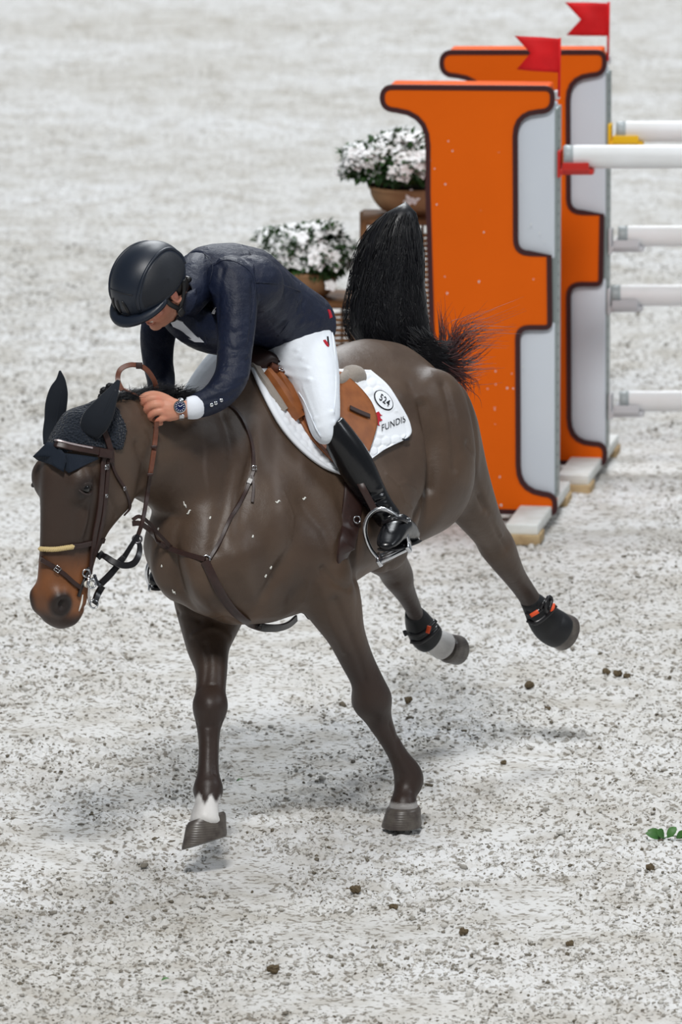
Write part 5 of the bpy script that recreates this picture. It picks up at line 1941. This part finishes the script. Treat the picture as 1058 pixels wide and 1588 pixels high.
# breeches
bm = bmesh.new()
limb_px(bm, LEG_L, 20, 4, .4)
limb_px(bm, LEG_R, 20, 4, .4)
loft(bm, [(TT(-.16, -.02, -.02), TB * .08, TS * .10), (TT(-.06, -.005, -.01), TB * .115, TS * .15), (TT(.08, 0, 0), TB * .12, TS * .16), (TT(.3, 0, 0), TB * .10, TS * .13)], 22, .5)
wr = []
for a, b in (((412, 552, .05), (470, 556, -.10)), ((425, 562, .05), (478, 572, -.14)), ((408, 545, .08), (462, 543, -.06)), ((440, 578, .02), (482, 590, -.17)), ((516, 640, -.2), (488, 650, -.27)), ((518, 655, -.22), (492, 664, -.28))):
    wr.append(([a, b], .007, .007))
wr.append(([(470, 600, -.2), (486, 640, -.28), (494, 664, -.29)], .004, .003))
breech = cloth('breeches', bm, .006, 3, M['breeches'], wr)
br_tree = bvh_of(breech.data)

# jacket: torso, skirt, sleeves
bm = bmesh.new()
loft(bm, [(TT(-.13, -.005, -.02), TB * .10, TS * .13, .1), (TT(-.04, .0, -.01), TB * .135, TS * .17, .1), (TT(.15, .0, 0), TB * .14, TS * .175, .1), (TT(.38, .02, 0), TB * .14, TS * .172, .1),
          (TT(.62, .04, 0), TB * .15, TS * .185, .15), (TT(.84, .038, 0), TB * .135, TS * .19, .2), (TT(.99, .042, 0), TB * .105, TS * .155, .25), (TT(1.11, .035, 0), TB * .085, TS * .10, .2), (TT(1.17, .02, 0), TB * .075, TS * .08, .2)], 26, .25)
limb_px(bm, ARM_L, 20, 4, .1)
limb_px(bm, ARM_R, 20, 4, .1)
limb_px(bm, [(262, 468, -.34, 26, 1), (285, 490, -.33, 34, 1), (318, 512, -.28, 34, 1.1), (360, 520, -.18, 34, 1.2)], 18, 4)
ellipsoid(bm, TT(.86, .02, .15), TA * .11, TB * .10, TS * .09)
ellipsoid(bm, P(358, 438, -.35), RIGHT * px(40), UPV * px(38), FWD * px(38))
ellipsoid(bm, TT(.86, .01, -.15), TA * .10, TB * .09, TS * .085)
rw = random.Random(3)
wr = []
for y in range(500, 606, 9):           # folds across the sleeve above the elbow
    x0 = 338 + rw.uniform(0, 10)
    wr.append(([(x0, y + rw.uniform(-3, 3), -.50), (362, y + 6 + rw.uniform(-4, 4), -.56), (384, y + rw.uniform(-8, 8), -.50)], .006, rw.uniform(-.005, .004)))
for k in range(6):                     # folds round the bent elbow
    wr.append(([(380 - k * 4, 585 + k * 6, -.52), (352 - k * 8, 600 + k * 5, -.62), (330 - k * 6, 596 + k * 4, -.60)], .007, rw.uniform(-.006, .005)))
for a, b, s_ in (((345, 420, -.42), (338, 500, -.48), -.006), ((392, 440, -.36), (388, 530, -.40), -.007), ((300, 410, -.36), (318, 470, -.42), -.005), ((310, 405, -.36), (330, 455, -.42), .004), ((325, 398, -.32), (345, 415, -.38), -.004),
                 ((398, 520, -.25), (440, 500, -.15), -.006), ((410, 535, -.2), (470, 500, -.02), .005), ((470, 470, -.02), (440, 530, -.15), -.006), ((480, 500, -.02), (512, 470, .05), .004), ((455, 430, -.02), (462, 480, -.06), -.005)):
    wr.append(([a, b], .010, s_))
jacket = cloth('jacket', bm, .006, 4, M['jacket'], wr)
jk_tree = bvh_of(jacket.data)

def on_tree(tree, x, y, off):
    p, n, i, d = tree.ray_cast(CAM, ray(x, y).normalized())
    return (p + n * off, n) if p is not None else (None, None)

def seam(name, pts, tree, r, mat, parent, off=0.0):
    q = [on_tree(tree, x, y, off)[0] for x, y in pts]
    q = [p for p in q if p is not None]
    if len(q) < 2: return None
    bm = bmesh.new()
    tube(bm, q, r, 6, 4)
    return obj(name, bm, mat, parent)
def patch(name, pts, tree, thick, mat, parent, off=.001):
    q = [on_tree(tree, x, y, off)[0] for x, y in pts]
    if any(p is None for p in q): return None
    n = Vector((0, 0, 0))
    for a, b in zip(q, q[1:] + q[:1]): n += (a - q[0]).cross(b - q[0])
    n.normalize()
    if n.dot(CAM - q[0]) < 0: n = -n
    bm = bmesh.new()
    A, B = [bm.verts.new(p + n * thick) for p in q], [bm.verts.new(p - n * .002) for p in q]
    for t in tessellate_polygon([q]): bm.faces.new([A[i] for i in t])
    for i in range(len(q)):
        j = (i + 1) % len(q)
        bm.faces.new((A[i], B[i], B[j], A[j]))
    return obj(name, bm, mat, parent, smooth=False)

for pts in ([(331, 412), (345, 404), (362, 405), (380, 414), (392, 428), (396, 448), (392, 476), (389, 500)], [(376, 380), (388, 392), (394, 410), (396, 436)], [(396, 438), (430, 440), (466, 452)],
            [(462, 420), (466, 440), (463, 468), (446, 502), (430, 522)], [(470, 436), (492, 450), (512, 470)], [(316, 392), (330, 410), (325, 440), (318, 470)], [(384, 590), (366, 622), (340, 634)]):
    seam('seam', pts, jk_tree, .0016, M['jacket'], jacket, .0005)
for x, y in ((328, 628), (334.5, 625), (343, 620.5)):
    p, n = on_tree(jk_tree, x, y, .001)
    if p is None: continue
    bm = bmesh.new()
    a = n.orthogonal().normalized(); b = n.cross(a)
    ellipsoid(bm, p, a * .0075, b * .0075, n * .004, 14, 8)
    obj('button', bm, M['chrome'], jacket)
tag(patch('sleeve_badge', [(328.5, 487), (332, 487.5), (336, 477), (332.5, 476)], jk_tree, .002, M['white_print'], jacket), 'small white badge on the upper arm')
o_ = patch('hem_tag', [(508, 480), (511.5, 481), (515, 492), (511.5, 494)], jk_tree, .002, M['red_print'], jacket)
if o_: tag(o_, 'small red tag at the hem')
# collar and lapel
bm = bmesh.new()
limb(bm, [(TT(1.08, .03, 0), .082, .08), (RH(-.065, -.115, 0), .072, .07), (RH(-.06, -.085, 0), .066, .064)], 22, 3, None, .05)
obj('collar', bm, M['jacket'], jacket)
for pts in ([(280, 486), (292, 496), (306, 512), (319, 532)], [(262, 505), (276, 516), (292, 526), (318, 534)]):
    q = [on_tree(jk_tree, x, y, .004) for x, y in pts]
    if all(p[0] is not None for p in q):
        bm = bmesh.new()
        band(bm, [p[0] for p in q], [p[1] for p in q], [.03, .04, .034, .012], .006, 4)
        obj('lapel', bm, M['jacket'], jacket, sharp=40)
# shirt front and collar seen between the lapels
o_ = patch('shirt_front', [(266, 499), (275, 495), (284, 498), (300, 512), (316, 529), (302, 528), (286, 519), (272, 510)], jk_tree, .003, M['shirt'], PER, .005)
if o_: tag(o_, 'white shirt and stock in the jacket opening')
# cuff of the shirt
bm = bmesh.new()
limb_px(bm, [(303, 631.5, -.628, 18.5, 1), (297, 632.5, HAND_Y + .014, 18.0, 1), (290.5, 633, HAND_Y + .012, 16.8, 1)], 22, 3, .02)
obj('shirt_cuff', bm, M['shirt'], PER)

# breeches details: knee patch edge, side seam, red mark
seam('knee_patch_seam', [(463, 608), (472, 622), (482, 645), (490, 664), (498, 678)], br_tree, .0026, M['breeches'], breech, .0005)
seam('side_seam', [(514, 506), (519, 545), (521, 600), (518, 640)], br_tree, .0022, M['breeches'], breech, .0005)
patch('red_mark', [(501, 528), (504, 527), (508, 532), (510, 538), (507, 537), (504, 533)], br_tree, .0015, M['red_print'], breech)
patch('red_mark', [(507, 522), (509, 522), (510.5, 536), (508.5, 536)], br_tree, .0012, M['black_print'], breech)

# ---- boots
def riding_boot(shin, foot, label, sole):
    bm = bmesh.new()
    limb_px(bm, shin, 20, 4, .15)
    if len(foot) > 5: loft(bm, foot, 20, .5)
    else: limb(bm, foot, 18, 4, None, .7)
    wr = []
    for k in range(9):
        x, y, Y, w, f = shin[-3 + k // 4] if False else [p + (q - p) * (k / 8) for p, q in zip(shin[-3], shin[-1])]
        wr.append(([(x - w, y + 4, Y - .03), (x, y - 1 + (k % 3), Y - px(w) * 1.1), (x + w, y - 8, Y - .03)], .005, -.004 if k % 2 else .003))
    me = remesh('boot', bm, .005, 3)
    v, nn = coords(me), vnormals(me)
    for path, width, amt in wr:
        pts = [P(*q) for q in path]
        d = np.full(len(v), 9.0)
        for a_, b_ in zip(pts, pts[1:]):
            a_, b_ = np.array(a_), np.array(b_)
            ab = b_ - a_
            t = np.clip(((v - a_) @ ab) / (ab @ ab), 0, 1)
            d = np.minimum(d, np.linalg.norm(v - (a_ + t[:, None] * ab), axis=1))
        v += nn * (amt * np.exp(-(d / width) ** 2))[:, None]
    set_coords(me, v)
    b = link('riding_boot', me, M['boot'], PER)
    bm = bmesh.new()
    loft(bm, sole, 18, .1)
    obj('sole', bm, M['black_plastic'], b, sharp=40)
    return b
FY = SY
ank, toe, heel = P(606, 808, FY + .02), P(610, 842, FY - .085), P(634, 828, FY + .11)
FOOT = [(641, 828, .13, 12, 11), (633, 823, .08, 18, 15), (621, 819, .02, 23, 19), (610, 826, -.045, 18.5, 20.5), (604, 836, -.09, 13, 19.5), (600, 843, -.12, 9, 16), (599, 847, -.14, 5, 10)]
bl = riding_boot(SHIN_L, [(P(x, y, FY + d), UPV * px(h), RIGHT * px(w)) for x, y, d, h, w in FOOT],
                 'left', [(P(644, 839, FY + .14), UPV * .006, RIGHT * px(11)), (P(634, 842, FY + .09), UPV * .007, RIGHT * px(16)), (P(618, 847, FY + .0), UPV * .007, RIGHT * px(19)), (P(605, 851, FY - .07), UPV * .007, RIGHT * px(20)), (P(600, 853, FY - .13), UPV * .005, RIGHT * px(14))])
# spur strap and pull tab
bm = bmesh.new()
band(bm, [P(592, 812, FY - .03), P(606, 806, FY - .075), P(622, 805, FY - .05), P(638, 814, FY + .04)], [-FWD + UPV * .3] * 4, .014, .006, 4)
obj('spur_strap', bm, M['leather_black'], bl)
bm = bmesh.new()
tube(bm, [P(622, 822, FY - .04), P(640, 815, FY + .05), P(646, 828, FY + .12), P(650, 840, FY + .15)], .005, 8, 4)
obj('spur', bm, M['chrome'], bl)
p = P(634, 806, FY - .0)
buckle(p, -FWD + RIGHT * .4, UPV, .010, bl)
riding_boot(SHIN_R, [(P(270, 890, .36), px(16), px(16)), (P(256, 888, .26), px(17), px(17)), (P(246, 897, .20), px(16), px(14)), (P(243, 903, .16), px(12), px(10))], 'right',
            [(P(268, 908, .34), UPV * .006, RIGHT * px(14)), (P(250, 911, .22), UPV * .006, RIGHT * px(16)), (P(244, 914, .15), UPV * .005, RIGHT * px(10))])

# ---- helmet
HEL = empty('helmet', RH(0, .06, 0), None, None)
HEL.parent = PER
HEL.location = RH(0, .06, 0) - PER.location
def HS(th, ph, k=1.0):
    """helmet surface: th round from the face to the left, ph from the crown"""
    x, y, z = math.sin(ph) * math.cos(th), math.sin(ph) * math.sin(th), math.cos(ph)
    f = .146 * x + .004
    u = .130 * z if z > 0 else .10 * z
    return RH(f * k - .002, .052 + u * k, .119 * y * k * (1 - .06 * max(0, x)))
def edge(th):
    """lower rim of the shell"""
    c = math.cos(th)
    return math.radians(97 + 12 * (1 - c) / 2 + 8 * math.exp(-((abs(th) - 1.75) / .35) ** 2) * 0 + (8 if c < -.5 else 0))
bm = bmesh.new()
n, m = 56, 22
loops = []
for j in range(m + 1):
    loops.append([bm.verts.new(HS(2 * math.pi * k / n, max(.001, edge(2 * math.pi * k / n if k <= n / 2 else 2 * math.pi * k / n - 2 * math.pi) * j / m), 1.0)) for k in range(n)])
for j in (0, 1):
    loops.append([bm.verts.new(HS(2 * math.pi * k / n, edge(2 * math.pi * k / n if k <= n / 2 else 2 * math.pi * k / n - 2 * math.pi) - .02 * j, .93 - .04 * j)) for k in range(n)])
for a, b in zip(loops, loops[1:]):
    for k in range(n):
        bm.faces.new((a[k], a[(k + 1) % n], b[(k + 1) % n], b[k]))
bmesh.ops.remove_doubles(bm, verts=loops[0], dist=.002)
obj('helmet_shell', bm, M['helmet'], HEL)
# side panels with raised rim
for sg in (1, -1):
    out = [(.62, 88), (.70, 70), (.95, 52), (1.35, 40), (1.9, 38), (2.35, 46), (2.6, 62), (2.62, 84), (2.5, 100), (1.9, 104), (1.3, 98)]
    bm = bmesh.new()
    rim = [HS(sg * t, math.radians(p), 1.006) for t, p in out[:9]]
    tube(bm, rim, .006, 8, 4)
    obj('panel_rim', bm, M['helmet'], HEL)
    bm = bmesh.new()
    ctr = (1.65, 74)
    prev = None
    rows = []
    for s_ in (1.0, .8, .55, .3, .02):
        rows.append([bm.verts.new(HS(sg * (ctr[0] + (t - ctr[0]) * s_), math.radians(ctr[1] + (p - ctr[1]) * s_), 1.010 if s_ < 1 else .99)) for t, p in [tuple(q) for q in catmull([list(o) for o in out + out[:1]], 4)][:-1]])
    for a, b in zip(rows, rows[1:]):
        for k in range(len(a)):
            bm.faces.new((a[k], a[(k + 1) % len(a)], b[(k + 1) % len(a)], b[k]))
    obj('side_panel', bm, M['helmet_panel'], HEL)
# front vents: three sunken slots under a seam
for th in (-.34, -.05, .24):
    bm = bmesh.new()
    limb(bm, [(HS(th * .8, math.radians(66), 1.0), .003, .004), (HS(th, math.radians(74), .998), .0075, .006), (HS(th * 1.1, math.radians(84), .998), .007, .006), (HS(th * 1.1, math.radians(90), 1.0), .003, .004)], 10, 4, RF)
    obj('vent_slot', bm, M['black_plastic'], HEL)
bm = bmesh.new()
tube(bm, [HS(t, math.radians(62 - 10 * math.cos(t * 2.2)), 1.002) for t in np.linspace(-.62, .62, 9)], .0022, 6, 3)
obj('shell_seam', bm, M['helmet_panel'], HEL)
# visor
bm = bmesh.new()
rows = []
for s_, dz in ((0, .004), (.35, .006), (.75, .004), (1.0, -.002), (1.0, -.010), (.7, -.008), (.2, -.006)):
    row = []
    for k in range(25):
        th = -1.32 + 2.64 * k / 24
        p = HS(th, edge(th) - .03, 1.0)
        reach = .040 * (max(0.0, math.cos(th * 1.18)) ** .6)
        row.append(bm.verts.new(p + (RF * math.cos(th * .7) + RL * math.sin(th * .7) - RU * .16).normalized() * reach * s_ + RU * dz))
    rows.append(row)
for a, b in zip(rows, rows[1:] + rows[:1]):
    for k in range(24):
        bm.faces.new((a[k], a[k + 1], b[k + 1], b[k]))
bm.faces.new([r[0] for r in rows]); bm.faces.new([r[-1] for r in rows][::-1])
obj('visor', bm, M['helmet'], HEL)
# harness: straps before and behind the ear meeting under the jaw, buckle
for sg in (1, -1):
    for pts in ([(.030, .030, .084), (.022, -.02, .082), (.004, -.068, .074), (.006, -.095, .062)], [(-.075, .0, .074), (-.045, -.035, .078), (-.010, -.062, .077), (.006, -.095, .062)], [(.006, -.095, .062), (.02, -.118, .035), (.028, -.126, 0)]):
        bm = bmesh.new()
        q = [RH(a, b, c * sg) for a, b, c in pts]
        band(bm, q, [RL * sg] * len(q) if pts[0][2] > .065 else [-RU + RL * sg * .5] * len(q), .017, .004, 4)
        obj('harness_strap', bm, M['black_plastic'], HEL)
bm = bmesh.new()
box(bm, RH(.004, -.083, .073), RL * .006, RU * .014, RF * .012, .003)
obj('harness_buckle', bm, M['black_plastic'], HEL)
bm = bmesh.new()
tube(bm, [RH(-.098, -.035, s_ * .06) for s_ in (-1, -.5, 0, .5, 1)], .010, 8, 4)
obj('rear_cradle', bm, M['black_plastic'], HEL)

# ---- wristwatch
WA = empty('wristwatch', P(277, 633, HAND_Y - .02), None, None)
WA.parent = PER
WA.location = P(277, 633, HAND_Y - .02) - PER.location
p0, n0 = body_tree.ray_cast(CAM, ray(278.5, 631).normalized())[:2]
n0 = (n0 * .5 + (CAM - p0).normalized()).normalized()
arm_d = (P(286, 634, HAND_Y + .012) - P(262, 635, HAND_Y)).normalized()
wu = (arm_d - n0 * arm_d.dot(n0)).normalized(); wv = n0.cross(wu)
def disc(name, c, r, h, mat, parent, seg=28, bev=.0012):
    bm = bmesh.new()
    rings = [(c, wu * r * .97, wv * r * .97), (c + n0 * h * .3, wu * r, wv * r), (c + n0 * h * .8, wu * r, wv * r), (c + n0 * h, wu * r * .92, wv * r * .92)]
    loft(bm, rings, seg, .02)
    return obj(name, bm, mat, parent, sharp=30)
cw = p0 + n0 * .002
disc('watch_case', cw, .0215, .009, M['chrome'], WA)
dial = disc('dial', cw + n0 * .0083, .0165, .0012, M['dial'], WA)
bm = bmesh.new()
for k in range(12):
    a = 2 * math.pi * k / 12
    d = wu * math.cos(a) + wv * math.sin(a)
    box(bm, cw + n0 * .0098 + d * .0132, d * .0022, d.cross(n0) * .0008, n0 * .0004)
tag(obj('hour_mark', bm, M['white_print'], dial), kind='stuff')
for ln, a in ((.010, .6), (.0075, 2.4)):
    bm = bmesh.new()
    d = wu * math.cos(a) + wv * math.sin(a)
    box(bm, cw + n0 * .0103 + d * ln * .5, d * ln * .5, d.cross(n0) * .0009, n0 * .0004)
    obj('watch_hand', bm, M['white_print'], dial)
# metal bracelet: links round the wrist
axis_c = P(280, 634.3, HAND_Y + .008)
for k in range(16):
    a = 2 * math.pi * k / 16
    e1 = wv; e2 = n0
    rad = e1 * math.cos(a) * px(16) + e2 * math.sin(a) * px(13)
    if math.sin(a) > .86: continue
    bm = bmesh.new()
    t = (e1 * -math.sin(a) * px(16) + e2 * math.cos(a) * px(13)).normalized()
    box(bm, axis_c + rad, t * .0062, wu * .0085, rad.normalized() * .0022, .001)
    obj('bracelet_link', bm, M['chrome'], WA)
# ---------------------------------------------------------------- small things on the sand
def leaf_blade(bm, p, d, l, w, up):
    d = d.normalized(); s_ = d.cross(up).normalized()
    rows = []
    for k in range(6):
        t = k / 5
        q = p + d * l * t + up * (l * .25 * math.sin(t * math.pi))
        ww = w * math.sin(min(1, t * 1.05) * math.pi) ** .7 + .0004
        rows.append([bm.verts.new(q + s_ * ww), bm.verts.new(q - up * ww * .35), bm.verts.new(q - s_ * ww)])
    for a, b in zip(rows, rows[1:]):
        for k in range(2):
            bm.faces.new((a[k], a[k + 1], b[k + 1], b[k]))
def sprig(x, y, label, leaves, mat):
    p = ground_at(x, y)
    p.z = float(ground_height(np.array([p.x]), np.array([p.y]))[0]) + .012
    root = empty('leafy_sprig', p, label, 'twig')
    bm = bmesh.new()
    tube(bm, [p, p + Vector((.03, .01, .008)), p + Vector((.07, .0, .01)), p + Vector((.11, -.02, .004))], [.0025, .002, .002, .0012], 6, 3)
    obj('stem', bm, M['leaf_fresh'], root)
    r_ = random.Random(int(x))
    for (dx, dy, dz, l, off) in leaves:
        bm = bmesh.new()
        leaf_blade(bm, p + Vector((off, 0, .004)), Vector((dx, dy * .5, dz + .35)), l, l * .30, Vector((0, -.8, .6)).normalized())
        obj('leaf', bm, mat, root)
sprig(1026, 1302, 'small green leafy sprig lying on the sand near the right edge', [(-1, .2, .25, .055, 0), (-1, -.3, .0, .06, 0), (-.3, -.6, .05, .05, .01), (.6, .5, .35, .05, .02), (1, -.2, .1, .05, .05), (.4, -.8, .0, .045, .05), (1, .2, .1, .045, .08)], M['leaf_fresh'])
for x, y, lb in ((366, 1213, 'single green leaf on the sand beside the right foreleg'), (250, 1527, 'single pale green leaf on the sand in front of the horse')):
    p = ground_at(x, y)
    p.z = float(ground_height(np.array([p.x]), np.array([p.y]))[0]) + .010
    bm = bmesh.new()
    leaf_blade(bm, p, Vector((1, .4, .1)), .03, .007, Vector((0, -.3, 1)).normalized())
    tag(obj('fallen_leaf', bm, M['leaf_fresh'], None), lb, 'leaf')
CLUMP = ['dark sand clump on the floor below the raised left hind hoof', 'leftmost of three dark sand clumps in a row, right of the hind hooves', 'middle one of three dark sand clumps in a row, right of the hind hooves',
         'rightmost of three dark sand clumps in a row, right of the hind hooves', 'small dark sand clump behind the horse, just past the left hind hoof', 'dark sand clump just behind the planted left foreleg\'s knee',
         'dark sand clump in front of the horse, right one of a close pair', 'smaller dark sand clump in front of the horse, left one of a close pair', 'dark sand clump in front of the planted left forehoof',
         'dark sand clump near the bottom edge, below the raised right forehoof', 'small dark sand clump right of the planted left foreleg', 'dark sand clump below the green sprig near the right edge',
         'dark sand clump near the lower right corner', 'small dark sand clump between the left forehoof and the lower right corner']
for k, (x, y, r) in enumerate(((821, 1064, .017), (941, 1043, .013), (957, 1048, .015), (972, 1048, .012), (850, 1100, .010), (632, 1088, .014), (552, 1382, .016), (540, 1375, .012), (612, 1403, .013), (425, 1512, .016), (780, 1180, .010), (1010, 1350, .014), (885, 1470, .012), (720, 1445, .013))):
    p = ground_at(x, y)
    p.z = float(ground_height(np.array([p.x]), np.array([p.y]))[0]) + r * .5
    r_ = random.Random(k)
    bm = bmesh.new()
    for q in range(4):
        o_ = Vector((r_.uniform(-1, 1), r_.uniform(-1, 1), r_.uniform(-.3, .6))) * r * .6
        a = r_.uniform(0, 3)
        ellipsoid(bm, p + o_, Vector((math.cos(a), math.sin(a), .2)) * r, Vector((-math.sin(a), math.cos(a), 0)) * r * .7, Vector((0, 0, r * .7)), 8, 6)
    for v in bm.verts:
        v.co += Vector((r_.gauss(0, .1), r_.gauss(0, .1), r_.gauss(0, .1))) * r
    me = bpy.data.meshes.new('sand_clump')
    bm.to_mesh(me); bm.free()
    o = link('sand_clump', me, material('dark_damp_sand', (96, 84, 66), .95, .1) if k == 0 else bpy.data.materials['dark_damp_sand'], None, False)
    tag(o, CLUMP[k], 'clump', 'dark clumps on the sand')
# flecks of sand stuck to the orange board and the white panels
bm = bmesh.new()
r_ = random.Random(2)
for k in range(46):
    x, y = r_.uniform(660, 845), r_.uniform(520, 788) if r_.random() < .7 else r_.uniform(200, 520)
    c_ = on_plane(x, y, base_f + EY * -.001, EY)
    s_ = r_.uniform(.0012, .0045)
    ellipsoid(bm, c_, EX * s_, EY * .0015, Vector((0, 0, s_ * r_.uniform(.6, 1.5))), 6, 4)
tag(obj('sand_fleck', bm, M['white_wood'], std_f), 'pale flecks of sand', kind='stuff')
